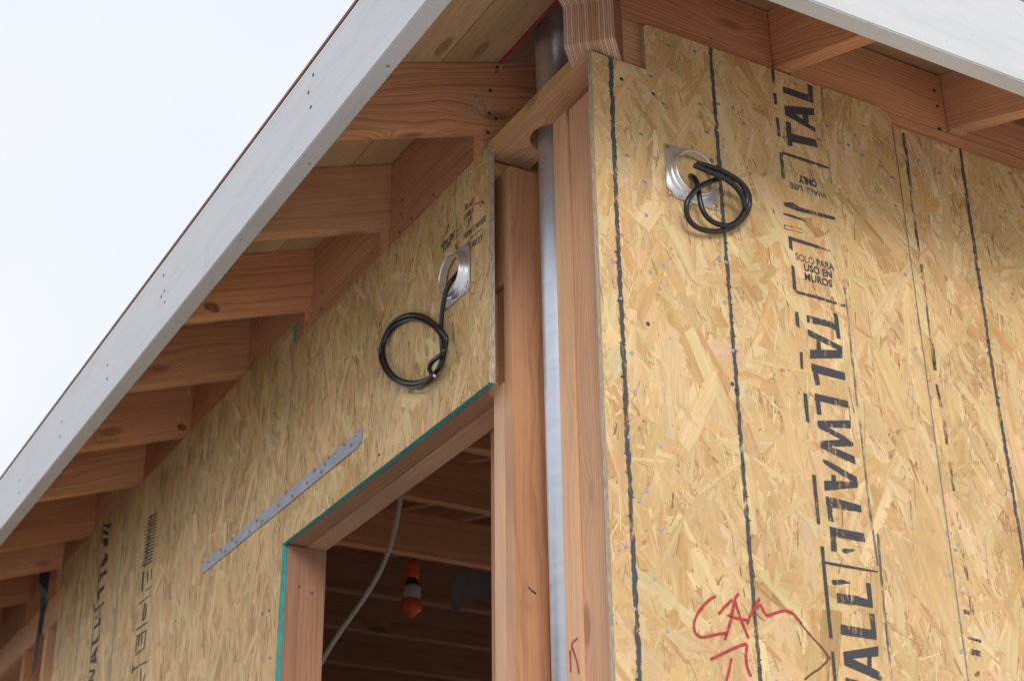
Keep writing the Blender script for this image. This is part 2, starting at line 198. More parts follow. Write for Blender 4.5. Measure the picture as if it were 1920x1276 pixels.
def tube(name, pts, r, mat, parent=None, seg=12, close_ends=True, smooth_pts=4):
    """swept round cable through pts (Catmull-Rom smoothed)"""
    P = [Vector(p) for p in pts]
    if smooth_pts > 1:
        Q = []
        for i in range(len(P) - 1):
            p0, p1, p2, p3 = P[max(i - 1, 0)], P[i], P[i + 1], P[min(i + 2, len(P) - 1)]
            for k in range(smooth_pts):
                t = k / smooth_pts
                Q.append(0.5 * ((2 * p1) + (p2 - p0) * t + (2 * p0 - 5 * p1 + 4 * p2 - p3) * t * t + (3 * p1 - p0 - 3 * p2 + p3) * t ** 3))
        Q.append(P[-1]); P = Q
        for _ in range(3):
            P = [P[0]] + [P[i - 1] * .25 + P[i] * .5 + P[i + 1] * .25 for i in range(1, len(P) - 1)] + [P[-1]]
    vs, fs = [], []
    n = None
    for i, p in enumerate(P):
        t = (P[min(i + 1, len(P) - 1)] - P[max(i - 1, 0)]).normalized()
        if n is None:
            n = t.orthogonal().normalized()
        n = (n - t * n.dot(t)).normalized()
        b = t.cross(n)
        for k in range(seg):
            a = 2 * math.pi * k / seg
            vs.append(p + (n * math.cos(a) + b * math.sin(a)) * r)
    for i in range(len(P) - 1):
        for k in range(seg):
            a, b_ = i * seg + k, i * seg + (k + 1) % seg
            fs.append((a, b_, b_ + seg, a + seg))
    if close_ends:
        fs.append(tuple(range(seg))[::-1])
        fs.append(tuple(range((len(P) - 1) * seg, len(P) * seg)))
    return mesh_obj(name, vs, fs, mat, parent, smooth=True)

def lathe(name, prof, mat, matrix, parent=None, seg=48, smooth=True):
    """prof: (radius, height) pairs turned round local z"""
    vs, fs = [], []
    for r, h in prof:
        for k in range(seg):
            a = 2 * math.pi * k / seg
            vs.append((r * math.cos(a), r * math.sin(a), h))
    for i in range(len(prof) - 1):
        for k in range(seg):
            a, b = i * seg + k, i * seg + (k + 1) % seg
            fs.append((a, b, b + seg, a + seg))
    if prof[0][0] > 1e-4 and prof[0] != prof[-1]:
        pass
    return mesh_obj(name, vs, fs, mat, parent, matrix, smooth=smooth)

# ------------------------------------------------------------------ materials
def new_mat(name):
    mt = bpy.data.materials.new(name)
    mt.use_nodes = True
    return mt, mt.node_tree, mt.node_tree.nodes["Principled BSDF"]

def N(nt, kind, **kw):
    n = nt.nodes.new(kind)
    for k, v in kw.items():
        setattr(n, k, v)
    return n

def math_n(nt, op, a, b=None, c=None):
    n = N(nt, "ShaderNodeMath", operation=op)
    for i, x in enumerate((a, b, c)):
        if x is None: continue
        if hasattr(x, 'links'): nt.links.new(x, n.inputs[i])
        else: n.inputs[i].default_value = x
    return n.outputs[0]

def ramp(nt, fac, stops):
    r = N(nt, "ShaderNodeValToRGB")
    while len(r.color_ramp.elements) < len(stops):
        r.color_ramp.elements.new(0.5)
    for e, (p, c) in zip(r.color_ramp.elements, stops):
        e.position = p
        e.color = c if len(c) == 4 else (*c, 1)
    nt.links.new(fac, r.inputs[0])
    return r.outputs[0]

def mixc(nt, fac, a, b, mode='MIX'):
    n = N(nt, "ShaderNodeMix", data_type='RGBA', blend_type=mode)
    for i, x in ((0, fac), (6, a), (7, b)):
        if hasattr(x, 'links'): nt.links.new(x, n.inputs[i])
        else: n.inputs[i].default_value = x if i == 0 else (*x[:3], 1)
    return n.outputs[2]

def noise(nt, vec, scale, detail=3, rough=.55, dims='3D', w=None):
    n = N(nt, "ShaderNodeTexNoise", noise_dimensions=dims)
    n.inputs['Scale'].default_value = scale
    n.inputs['Detail'].default_value = detail
    n.inputs['Roughness'].default_value = rough
    if vec is not None: nt.links.new(vec, n.inputs['Vector'])
    if w is not None: nt.links.new(w, n.inputs['W'])
    return n.outputs['Fac']

def vscale(nt, vec, s):
    n = N(nt, "ShaderNodeMapping")
    nt.links.new(vec, n.inputs['Vector'])
    n.inputs['Scale'].default_value = s
    return n.outputs[0]

def bump(nt, b, h, strength, dist):
    n = N(nt, "ShaderNodeBump")
    n.inputs['Strength'].default_value = strength
    n.inputs['Distance'].default_value = dist
    nt.links.new(h, n.inputs['Height'])
    nt.links.new(n.outputs[0], b.inputs['Normal'])

def lumber(name, early, late, spacing=.008, contrast=1.0, rough=.62, wob=.012, knot=1.0, saw=.25):
    """sawn softwood: growth rings round a pith outside the stick, fibres, knots, dirt; local X is the grain"""
    mt, nt, b = new_mat(name)
    tc = N(nt, "ShaderNodeTexCoord")
    oi = N(nt, "ShaderNodeObjectInfo")
    mul = N(nt, "ShaderNodeVectorMath", operation='SCALE')
    mul.inputs[0].default_value = (9.1, .19, .13)
    nt.links.new(oi.outputs['Random'], mul.inputs['Scale'])
    add = N(nt, "ShaderNodeVectorMath", operation='ADD')
    nt.links.new(tc.outputs['Object'], add.inputs[0]); nt.links.new(mul.outputs[0], add.inputs[1])
    co = add.outputs[0]
    sep = N(nt, "ShaderNodeSeparateXYZ"); nt.links.new(co, sep.inputs[0])
    n1 = noise(nt, vscale(nt, co, (1.3, 5, 5)), 1.0, 3)
    n2 = noise(nt, vscale(nt, co, (4.0, 9, 9)), 1.6, 2)
    vor = N(nt, "ShaderNodeTexVoronoi", feature='F1')
    nt.links.new(vscale(nt, co, (3.4, 9, 9)), vor.inputs['Vector'])
    vor.inputs['Scale'].default_value = 1.0
    kd = vor.outputs['Distance']
    kfall = math_n(nt, 'POWER', 2.718, math_n(nt, 'MULTIPLY', kd, -6.0))
    y = math_n(nt, 'ADD', sep.outputs[1], math_n(nt, 'MULTIPLY', math_n(nt, 'SUBTRACT', n1, .5), wob * 6))
    z = math_n(nt, 'ADD', sep.outputs[2], .045)
    r = math_n(nt, 'SQRT', math_n(nt, 'ADD', math_n(nt, 'MULTIPLY', y, y), math_n(nt, 'MULTIPLY', z, z)))
    r = math_n(nt, 'ADD', r, math_n(nt, 'MULTIPLY', n2, wob * .7))
    r = math_n(nt, 'ADD', r, math_n(nt, 'MULTIPLY', kfall, .05 * knot))
    rw = math_n(nt, 'ADD', math_n(nt, 'DIVIDE', r, spacing), math_n(nt, 'MULTIPLY', noise(nt, None, 60, 2, dims='1D', w=r), 2.2))
    ring = math_n(nt, 'FRACT', rw)
    ringc = ramp(nt, ring, [(0, (0, 0, 0)), (.45, (.12 * contrast,) * 3), (.8, (.55 * contrast,) * 3), (.93, (.8 * contrast,) * 3), (1, (0, 0, 0))])
    fib = noise(nt, vscale(nt, co, (5, 420, 420)), 1.0, 2, .7)
    blot = noise(nt, vscale(nt, co, (2.2, 9, 9)), 1.0, 4)
    c = mixc(nt, ringc, early, late)
    c = mixc(nt, 1.0, c, ramp(nt, fib, [(.3, (.86,) * 3), (.7, (1.08,) * 3)]), 'MULTIPLY')
    c = mixc(nt, 1.0, c, ramp(nt, blot, [(.3, (.82, .80, .78)), (.55, (1, 1, 1)), (.75, (1.1, 1.1, 1.08))]), 'MULTIPLY')
    tint = ramp(nt, oi.outputs['Random'], [(0, (.76, .70, .67)), (.35, (1, .93, .88)), (.65, (.92, .96, .98)), (1, (1.12, 1.1, 1.06))])
    c = mixc(nt, 1.0, c, tint, 'MULTIPLY')
    kn = ramp(nt, kd, [(.09, (1, 1, 1)), (.15, (0, 0, 0))])
    c = mixc(nt, math_n(nt, 'MULTIPLY', kn, .6 * min(knot, 1)), c, tuple(x * .45 for x in late))
    nt.links.new(c, b.inputs['Base Color'])
    b.inputs['Roughness'].default_value = rough
    b.inputs['Specular IOR Level'].default_value = .3
    sawm = noise(nt, vscale(nt, co, (210, 10, 10)), 1.0, 1)
    bump(nt, b, math_n(nt, 'ADD', math_n(nt, 'ADD', fib, math_n(nt, 'MULTIPLY', ring, .5)), math_n(nt, 'MULTIPLY', sawm, saw)), .35, .0007)
    return mt

FIR = lumber("fir_red", (.72, .375, .20), (.45, .185, .088), .0082, 1.0)
FIR_F = lumber("fir_fine", (.74, .40, .22), (.50, .225, .115), .0056, .9)
FIR_B = lumber("fir_block", (.58, .295, .165), (.40, .17, .09), .0056, .8)
STUD = lumber("stud_fir", (.72, .395, .215), (.52, .245, .13), .0095, .8, wob=.02)
PLATE = lumber("plate_fir", (.68, .43, .20), (.55, .30, .12), .009, .8, wob=.016)
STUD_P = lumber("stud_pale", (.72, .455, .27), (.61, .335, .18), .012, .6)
PINE = lumber("deck_pine", (.60, .42, .235), (.50, .31, .155), .018, .5, wob=.02)
PLY = lumber("deck_plywood", (.42, .25, .15), (.31, .16, .09), .02, .6)
JAMB = lumber("jamb_fir", (.47, .245, .15), (.33, .145, .085), .008, .85)
HDR = lumber("header_fir", (.44, .25, .145), (.28, .13, .07), .006, .95)
HDR2 = lumber("header_inner", (.50, .30, .18), (.38, .20, .11), .012, .7)
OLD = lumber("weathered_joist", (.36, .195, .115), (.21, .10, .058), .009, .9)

def lvl_mat():
    mt, nt, b = new_mat("laminated_veneer")
    tc = N(nt, "ShaderNodeTexCoord")
    sep = N(nt, "ShaderNodeSeparateXYZ"); nt.links.new(tc.outputs['Object'], sep.inputs[0])
    wz = math_n(nt, 'ADD', sep.outputs[2], math_n(nt, 'MULTIPLY', noise(nt, tc.outputs['Object'], 14, 2), .0006))
    ply = N(nt, "ShaderNodeTexWhiteNoise", noise_dimensions='1D')
    nt.links.new(math_n(nt, 'FLOOR', math_n(nt, 'DIVIDE', wz, .0042)), ply.inputs['W'])
    c = ramp(nt, ply.outputs['Value'], [(0, (.74, .54, .38)), (.4, (.62, .39, .25)), (.7, (.52, .28, .165)), (1, (.72, .53, .38))])
    line = math_n(nt, 'FRACT', math_n(nt, 'DIVIDE', wz, .0042))
    c = mixc(nt, ramp(nt, line, [(.0, (.95,) * 3), (.18, (.8,) * 3), (.34, (0, 0, 0)), (1, (0, 0, 0))]), c, (.22, .085, .055))
    fib = noise(nt, vscale(nt, tc.outputs['Object'], (30, 30, 700)), 1, 2)
    c = mixc(nt, 1.0, c, ramp(nt, fib, [(.3, (.8,) * 3), (.7, (1.1,) * 3)]), 'MULTIPLY')
    nt.links.new(c, b.inputs['Base Color'])
    b.inputs['Roughness'].default_value = .7
    bump(nt, b, fib, .3, .0008)
    return mt
LVL = lvl_mat()

def osb_mat():
    mt, nt, b = new_mat("osb_strands")
    at = N(nt, "ShaderNodeVertexColor", layer_name="strand")
    uv = N(nt, "ShaderNodeUVMap", uv_map="grain")
    g = noise(nt, vscale(nt, uv.outputs[0], (12, 620, 1)), 1, 3, .7)
    g2 = noise(nt, vscale(nt, uv.outputs[0], (5, 90, 1)), 1, 2)
    c = mixc(nt, 1.0, at.outputs[0], ramp(nt, g, [(.28, (.80, .78, .75)), (.5, (1, 1, 1)), (.72, (1.1, 1.1, 1.1))]), 'MULTIPLY')
    c = mixc(nt, 1.0, c, ramp(nt, g2, [(.3, (.88, .86, .82)), (.65, (1.05, 1.05, 1.06))]), 'MULTIPLY')
    tc = N(nt, "ShaderNodeTexCoord")
    st_ = noise(nt, vscale(nt, tc.outputs['Object'], (5, 5, 3)), 1, 4, .6)
    c = mixc(nt, 1.0, c, ramp(nt, st_, [(.3, (.86, .82, .76)), (.5, (1, 1, 1)), (.72, (1.05, 1.06, 1.08))]), 'MULTIPLY')
    sp_ = noise(nt, vscale(nt, tc.outputs['Object'], (150, 150, 60)), 1, 3, .7)
    c = mixc(nt, ramp(nt, sp_, [(.655, (0, 0, 0)), (.70, (.75, .75, .75))]), c, (.24, .115, .045))
    nt.links.new(c, b.inputs['Base Color'])
    b.inputs['Roughness'].default_value = .55
    b.inputs['Specular IOR Level'].default_value = .35
    bump(nt, b, g, .25, .0005)
    return mt
OSB = osb_mat()

def plain(name, col, rough=.5, metal=0., var=.15, vs=(30, 30, 30), spec=.5, bumpd=0.0):
    mt, nt, b = new_mat(name)
    tc = N(nt, "ShaderNodeTexCoord")
    n = noise(nt, vscale(nt, tc.outputs['Object'], vs), 1, 4)
    c = mixc(nt, 1.0, col, ramp(nt, n, [(.3, (1 - var,) * 3), (.7, (1 + var * .5,) * 3)]), 'MULTIPLY')
    nt.links.new(c, b.inputs['Base Color'])
    b.inputs['Roughness'].default_value = rough
    b.inputs['Metallic'].default_value = metal
    b.inputs['Specular IOR Level'].default_value = spec
    if bumpd: bump(nt, b, n, .4, bumpd)
    return mt

OSB_EDGE = plain("osb_edge", (.52, .42, .31), .8, var=.45, vs=(260, 260, 60), bumpd=.001)
OSB_CORE = plain("osb_core", (.50, .33, .165), .7, var=.3, vs=(60, 60, 20))
TEAL = plain("teal_edge_seal", (.035, .36, .37), .6, var=.3, vs=(80, 80, 80))
def primer():
    mt, nt, b = new_mat("white_primer")
    tc = N(nt, "ShaderNodeTexCoord")
    n = noise(nt, vscale(nt, tc.outputs['Object'], (4, 26, 26)), 1, 5, .65)
    n2 = noise(nt, vscale(nt, tc.outputs['Object'], (9, 9, 9)), 1, 5, .7)
    n3 = noise(nt, vscale(nt, tc.outputs['Object'], (60, 160, 160)), 1, 3, .7)
    c = ramp(nt, n, [(.28, (.53, .53, .53)), (.5, (.58, .58, .585)), (.75, (.605, .605, .61))])
    c = mixc(nt, ramp(nt, n2, [(.58, (0, 0, 0)), (.75, (.4, .4, .4))]), c, (.50, .485, .455))
    c = mixc(nt, ramp(nt, n3, [(.66, (0, 0, 0)), (.72, (.7, .7, .7))]), c, (.36, .33, .29))
    nt.links.new(c, b.inputs['Base Color'])
    b.inputs['Roughness'].default_value = .6
    bump(nt, b, math_n(nt, 'ADD', n, n3), .25, .0008)
    return mt
WHITE = primer()
RUBBER = plain("black_cable_jacket", (.012, .012, .014), .27, var=.2, spec=.5)
GREYCAB = plain("grey_cable_jacket", (.84, .84, .85), .45, var=.1)
NAILM = plain("nail_steel", (.48, .48, .52), .38, .8, var=.3, vs=(400, 400, 400))
NAILD = plain("nail_dark", (.085, .08, .085), .5, .5, var=.3)
RUSTY = plain("rusty_nail", (.34, .17, .085), .7, .2, var=.5, vs=(300, 300, 300))
COPPER = plain("copper_screw", (.62, .30, .18), .35, .8)
REDM = plain("red_crayon", (.46, .035, .04), .65, var=.35, vs=(90, 90, 90))
BROWNINK = plain("brown_crayon", (.16, .06, .04), .7, var=.4, vs=(90, 90, 90))
PENCIL = plain("pen_black", (.025, .022, .02), .7, var=.3)
ORANGE = plain("orange_plastic", (.72, .105, .025), .4, var=.1)
LAMPW = plain("lamp_glass", (.5, .52, .55), .25, var=.1)
BLACKP = plain("black_plastic", (.02, .02, .022), .4)
YELLOW = plain("yellow_jacket", (.7, .5, .03), .5)
STRAPM = plain("strap_zinc", (.40, .41, .46), .45, .7, var=.2, vs=(60, 12, 60))
STRAPD = plain("dark_zinc", (.07, .09, .115), .45, .7, var=.3)
GREYSH = plain("grey_sheet", (.19, .20, .215), .6, .1, var=.15)
PIPE_IN = plain("red_wood_edge", (.50, .045, .05), .6, var=.3, vs=(60, 60, 60))

def galv(name, rough=.3, base=(.74, .76, .80)):
    mt, nt, b = new_mat(name)
    tc = N(nt, "ShaderNodeTexCoord")
    v = N(nt, "ShaderNodeTexVoronoi", feature='F1'); v.inputs['Scale'].default_value = 90
    nt.links.new(vscale(nt, tc.outputs['Object'], (1, 1, .6)), v.inputs['Vector'])
    n = noise(nt, vscale(nt, tc.outputs['Object'], (14, 14, 55)), 1, 3)
    c = mixc(nt, .10, base, v.outputs['Color'], 'SOFT_LIGHT')
    c = mixc(nt, 1.0, c, ramp(nt, n, [(.3, (.90,) * 3), (.7, (1.04,) * 3)]), 'MULTIPLY')
    nt.links.new(c, b.inputs['Base Color'])
    b.inputs['Metallic'].default_value = .9
    nt.links.new(math_n(nt, 'ADD', math_n(nt, 'MULTIPLY', n, .14), rough - .12), b.inputs['Roughness'])
    bump(nt, b, n, .06, .0005)
    return mt
GALV = galv("galvanised_conduit", .47, (.70, .73, .79))
RINGM = galv("stamped_steel", .40, (.80, .80, .82))

def ink(name, col, lo, hi):
    """stamped ink: worn away in streaks so that the strands show through"""
    mt, nt, b = new_mat(name)
    tc = N(nt, "ShaderNodeTexCoord")
    n = noise(nt, vscale(nt, tc.outputs['Object'], (150, 150, 42)), 1, 5, .72)
    n2 = noise(nt, vscale(nt, tc.outputs['Object'], (14, 14, 14)), 1, 2)
    f = math_n(nt, 'ADD', math_n(nt, 'MULTIPLY', n, .7), math_n(nt, 'MULTIPLY', n2, .3))
    a = ramp(nt, f, [(lo, (0, 0, 0)), (hi, (1, 1, 1))])
    b.inputs['Base Color'].default_value = (*col, 1)
    b.inputs['Roughness'].default_value = .7
    nt.links.new(a, b.inputs['Alpha'])
    return mt
INKB = ink("black_stamp_ink", (.050, .050, .058), .365, .48)
INKF = ink("faded_stamp_ink", (.10, .10, .11), .42, .62)
INKT = ink("small_print_ink", (.05, .05, .056), .27, .40)
INKU = ink("faded_small_print", (.07, .07, .075), .38, .52)
INKW = ink("worn_stamp_ink", (.055, .05, .052), .44, .58)
INKL_ = ink("brown_black_ink", (.035, .03, .03), .32, .5)
CRAYON = ink("grey_lumber_crayon", (.062, .066, .072), .34, .50)
GREENL = ink("green_edge_line", (.12, .27, .25), .34, .5)

# ------------------------------------------------------------------ setting: ground
def ground_mat():
    mt, nt, b = new_mat("pale_bounce_ground")  # unseen ground, made this pale to bounce light up under the eaves
    tc = N(nt, "ShaderNodeTexCoord")
    n = noise(nt, tc.outputs['Object'], 2.2, 6)
    n2 = noise(nt, tc.outputs['Object'], 60, 3)
    c = ramp(nt, n, [(.3, (.68, .65, .60)), (.7, (.80, .78, .74))])
    c = mixc(nt, 1.0, c, ramp(nt, n2, [(.3, (.75,) * 3), (.7, (1.1,) * 3)]), 'MULTIPLY')
    nt.links.new(c, b.inputs['Base Color']); b.inputs['Roughness'].default_value = .9
    bump(nt, b, n2, .6, .01)
    return mt
g = 1500
o = mesh_obj("ground", [(-g, -g, 0), (g, -g, 0), (g, g, 0), (-g, g, 0)], [(0, 1, 2, 3)], ground_mat())
tag(o, kind='structure')
dm = plain('bounce_absorber', (.10, .075, .055), .95, var=.4, vs=(3, 3, 3), bumpd=.01)
o = mesh_obj('added_dark_sheet', [(-14, 1.3, .004), (-.062, 1.3, .004), (-.062, 14, .004), (-14, 14, .004)], [(0, 1, 2, 3)], dm)  # unseen dark sheet added to cut ground bounce below the far left rafters
tag(o, kind='structure')

# ------------------------------------------------------------------ oriented strand board
def clip(poly, conv):
    """clip polygon (list of (u, v, a, b)) by a convex polygon in (u, v), counter-clockwise"""
    out = poly
    n = len(conv)
    for i in range(n):
        ax, ay = conv[i]; bx, by = conv[(i + 1) % n]
        ex, ey = bx - ax, by - ay
        inp, out = out, []
        if not inp: return out
        for j in range(len(inp)):
            p, q = inp[j - 1], inp[j]
            dp = ex * (p[1] - ay) - ey * (p[0] - ax)
            dq = ex * (q[1] - ay) - ey * (q[0] - ax)
            if (dp >= 0) != (dq >= 0):
                t = dp / (dp - dq)
                out.append(tuple(a + (b_ - a) * t for a, b_ in zip(p, q)))
            if dq >= 0: out.append(q)
    return out

PALE, MID, ORA, BRN_, GRY = (.69, .495, .262), (.636, .425, .201), (.575, .351, .149), (.34, .175, .075), (.55, .42, .28)
WPALE, WMID, WORA, WGRY = (.66, .468, .232), (.605, .405, .185), (.54, .335, .137), (.53, .40, .225)
def strand_col(rnd, warm):
    k = rnd.random()
    PALE, MID, ORA, GRY = (WPALE, WMID, WORA, WGRY) if warm > .5 else (globals()['PALE'], globals()['MID'], globals()['ORA'], globals()['GRY'])
    if k < .36 - warm * .15: c = PALE
    elif k < .80 - warm * .1: c = MID
    elif k < .95: c = ORA
    elif k < .975: c = GRY
    else: c = tuple(a * .5 + b * .5 for a, b in zip(ORA, BRN_))
    s = rnd.gauss(1.0, .044)
    return tuple(max(.02, min(.85, a * s * rnd.gauss(1, .008))) for a in c)

def osb_panel(name, rects, place, seed, thick=.011, density=1.0, edge_mat=None, flake_rects=None, spread=30, warm=.0, bias=0, size=1.0):
    """a sheet: core board plus pressed strands, each strand a flake of its own colour; place(u, v, h) -> world"""
    rnd = random.Random(seed)
    verts, faces, midx, cols, uvs = [], [], [], [], []
    for conv in rects:
        b0 = len(verts); n = len(conv)
        for u, v in conv: verts.append(place(u, v, 0)); 
        for u, v in conv: verts.append(place(u, v, -thick))
        faces.append(tuple(range(b0, b0 + n))); midx.append(1)
        faces.append(tuple(range(b0 + 2 * n - 1, b0 + n - 1, -1))); midx.append(1)
        for i in range(n):
            j = (i + 1) % n
            faces.append((b0 + i, b0 + n + i, b0 + n + j, b0 + j)); midx.append(2)
    ncore = len(faces)
    fr = flake_rects or rects
    u0 = min(p[0] for c in fr for p in c); u1 = max(p[0] for c in fr for p in c)
    v0 = min(p[1] for c in fr for p in c); v1 = max(p[1] for c in fr for p in c)
    area = (u1 - u0) * (v1 - v0)
    total = int(area * 9800 * density / size ** 1.5)
    for i in range(total):
        s = i / total
        k = rnd.random()
        if k < .05: L, W = rnd.uniform(.10, .25), rnd.uniform(.022, .055)
        elif k < .14: L, W = rnd.uniform(.06, .17), rnd.uniform(.010, .028)
        elif k < .30: L, W = rnd.uniform(.04, .12), rnd.uniform(.0035, .009)
        else: L, W = rnd.uniform(.018, .09), rnd.uniform(.0008, .0030)
        L *= size; W *= size
        a = math.radians(rnd.gauss(bias, spread * (.8 if W < .009 else 1.1)) if rnd.random() < .84 else rnd.uniform(-90, 90))
        cu, cv = rnd.uniform(u0 - .03, u1 + .03), rnd.uniform(v0 - .03, v1 + .03)
        ca, sa = math.sin(a), math.cos(a)       # strand runs near vertical
        col = strand_col(rnd, warm)
        if W > .009 and col[2] > .62 * col[1] and warm < .5: col = tuple(c * rnd.gauss(1, .03) for c in MID)
        if W < .004:
            r_ = rnd.random()
            if r_ < .16: sc_ = rnd.uniform(.35, .85); col = tuple(c * sc_ for c in ORA); L *= .7
            elif r_ < .46: sc_ = rnd.uniform(1.0, 1.26); col = tuple(c * sc_ for c in PALE)
        t1, t2, t3, t4 = (rnd.uniform(-.22, .22) * W for _ in range(4))
        e = rnd.choice((0, 0, .15, .8)) * W
        loc = [(-L / 2 + t1, -W / 2), (-L / 2 + rnd.uniform(-.35, .35) * W, rnd.uniform(-.2, .2) * W), (-L / 2 + t2 + e, W / 2 * rnd.uniform(.8, 1)), (rnd.uniform(-.2, .2) * L, W / 2 * rnd.uniform(.85, 1.15)), (L / 2 + t3, W / 2 * rnd.uniform(.75, 1)),
               (L / 2 + rnd.uniform(-.35, .35) * W, rnd.uniform(-.2, .2) * W), (L / 2 + t4 - e, -W / 2 * rnd.uniform(.8, 1)), (rnd.uniform(-.2, .2) * L, -W / 2 * rnd.uniform(.85, 1.15))]
        poly = [(cu + x * ca - y * sa, cv + x * sa + y * ca, x, y) for x, y in loc][::-1]
        h0 = .00015 + .0011 * s
        tl, tw = rnd.gauss(0, .0035), rnd.gauss(0, .03)
        ou, ov = rnd.uniform(0, 50), rnd.uniform(0, 50)
        c2 = tuple(c * rnd.uniform(.9, 1.08) for c in col)
        for conv in fr:
            q = clip(poly, conv)
            if len(q) < 3: continue
            b0 = len(verts)
            for (u, v, x, y) in q:
                verts.append(place(u, v, max(.0001, h0 + tl * x + max(-.0003, min(.0003, tw * y)))))
                f = x / L + .5
                cols.append(tuple(a_ + (b_ - a_) * f for a_, b_ in zip(col, c2)))
                uvs.append((x + ou, y + ov))
            faces.append(tuple(range(b0, b0 + len(q)))); midx.append(0)
    o = mesh_obj(name, verts, faces, [OSB, OSB_CORE, edge_mat or OSB_EDGE], None, midx=midx)
    me = o.data
    ca_ = me.color_attributes.new("strand", 'FLOAT_COLOR', 'CORNER')
    ul = me.uv_layers.new(name="grain")
    lc = [1.0] * (len(me.loops) * 4); lu = [0.0] * (len(me.loops) * 2)
    k = 0
    for pi, p in enumerate(me.polygons):
        if pi < ncore: continue
        for li in p.loop_indices:
            lc[li * 4:li * 4 + 3] = cols[k]; lu[li * 2:li * 2 + 2] = uvs[k]; k += 1
    ca_.data.foreach_set('color', lc)
    ul.data.foreach_set('uv', lu)
    return o

placeR = lambda u, v, h: (u, -h, v)                # right wall, outer face y = 0
placeL = lambda u, v, h: (-.011 - h, -u, v)        # left wall, outer face x = -0.011; u = -y

def marks(name, polys, place, mat, parent, h0=.0019, label=None):
    verts, faces = [], []
    for i, p in enumerate(polys):
        b0 = len(verts)
        h = h0 + .00003 * (i % 12)
        for u, v in p: verts.append(place(u, v, h))
        faces.append(tuple(range(b0, b0 + len(p))))
    o = mesh_obj(name, verts, faces, mat, parent)
    if label: o['label'] = label
    return o

def stroke_polys(pts, w, jag=0.0, rnd=random, step=None):
    """a pen stroke as quads"""
    P = [Vector((p[0], p[1])) for p in pts]
    if step:
        Q = []
        for a, b in zip(P[:-1], P[1:]):
            n = max(1, int((b - a).length / step))
            Q += [a + (b - a) * (i / n) for i in range(n)]
        P = Q + [P[-1]]
    Lf, Rt = [], []
    for i, p in enumerate(P):
        t = (P[min(i + 1, len(P) - 1)] - P[max(i - 1, 0)])
        t = t.normalized() if t.length > 1e-9 else Vector((0, 1))
        n = Vector((-t.y, t.x))
        ww = w * (.5 + (rnd.uniform(-jag, jag) if jag else 0))
        ww2 = w * (.5 + (rnd.uniform(-jag, jag) if jag else 0))
        Lf.append(p + n * ww); Rt.append(p - n * ww2)
    return [[tuple(Lf[i]), tuple(Rt[i]), tuple(Rt[i + 1]), tuple(Lf[i + 1])] for i in range(len(P) - 1)]

def smooth2(pts, k=5):
    P = [Vector((p[0], p[1])) for p in pts]; Q = []
    for i in range(len(P) - 1):
        p0, p1, p2, p3 = P[max(i - 1, 0)], P[i], P[i + 1], P[min(i + 2, len(P) - 1)]
        for j in range(k):
            t = j / k
            Q.append(0.5 * ((2 * p1) + (p2 - p0) * t + (2 * p0 - 5 * p1 + 4 * p2 - p3) * t * t + (3 * p1 - p0 - 3 * p2 + p3) * t ** 3))
    Q.append(P[-1])
    return [tuple(q) for q in Q]

NAIL_ME = {}
def nail(pos, nrm, parent, mat, r=.0042, name="nail", prot=.0012):
    """a driven nail: domed head with a rim (shared mesh)"""
    key = (mat.name, r)
    if key not in NAIL_ME:
        prof = [(0.0, prot), (r * .55, prot * .92), (r * .9, prot * .6), (r, prot * .25), (r, -.002)]
        seg = 10
        vs, fs = [], []
        for rr, h in prof[1:]:
            for k in range(seg): vs.append((rr * math.cos(6.28318 * k / seg), rr * math.sin(6.28318 * k / seg), h))
        vs.append((0, 0, prot))
        for i in range(len(prof) - 2):
            for k in range(seg):
                a, b = i * seg + k, i * seg + (k + 1) % seg
                fs.append((a, a + seg, b + seg, b))
        for k in range(seg): fs.append((k, (k + 1) % seg, len(vs) - 1))
        me = bpy.data.meshes.new(name); me.from_pydata(vs, [], fs); me.materials.append(mat)
        NAIL_ME[key] = me
    o = bpy.data.objects.new(name, NAIL_ME[key])
    COL.objects.link(o)
    q = Vector(nrm).to_track_quat('Z', 'Y')
    o.matrix_basis = Matrix.Translation(Vector(pos)) @ q.to_matrix().to_4x4()
    return parent_to(o, parent)

def text_mesh(name, body, size, matrix, mat, parent, bold=.0):
    cu = bpy.data.curves.new(name, 'FONT')
    cu.body = body; cu.size = size; cu.offset = bold; cu.resolution_u = 3
    ob = bpy.data.objects.new(name + "_tmp", cu)
    COL.objects.link(ob)
    bpy.context.view_layer.update()
    me = bpy.data.meshes.new_from_object(ob.evaluated_get(bpy.context.evaluated_depsgraph_get()))
    bpy.data.objects.remove(ob)
    me.materials.clear(); me.materials.append(mat)
    me.name = name
    o = bpy.data.objects.new(name, me)
    COL.objects.link(o)
    o.matrix_basis = matrix
    return parent_to(o, parent)

# ---------------- right wall sheets
arc = [(.706 - .03 + .03 * math.cos(a * math.pi / 8), 3.449 - .03 + .03 * math.sin(a * math.pi / 8)) for a in range(5)]
rA = [(0, .35), (.117, .35), (.117, 3.346), (0, 3.346)]
rB = [(.117, .35), (.706, .35)] + arc + [(.123, 3.449), (.117, 3.443)]
clipz = lambda c, z0: [(u, max(v, z0)) for u, v in c]
pR1 = osb_panel("osb_panel", [rA, rB], placeR, 11, flake_rects=[clipz(rA, 1.9), clipz(rB, 1.9)], density=1.15, bias=-9, size=.95)
tag(pR1, "corner strand board sheet with big black stamped capitals, red crayon writing and two marker lines", "wood panel", "strand board sheets on the walls")
rC = [(.7085, .35), (1.92, .35), (1.92, 3.414), (.7085, 3.414)]
pR2 = osb_panel("osb_panel", [rC], placeR, 12, flake_rects=[[(.7085, 1.9), (1.5, 1.9), (1.5, 3.414), (.7085, 3.414)]], density=1.1, bias=-9, size=.76)
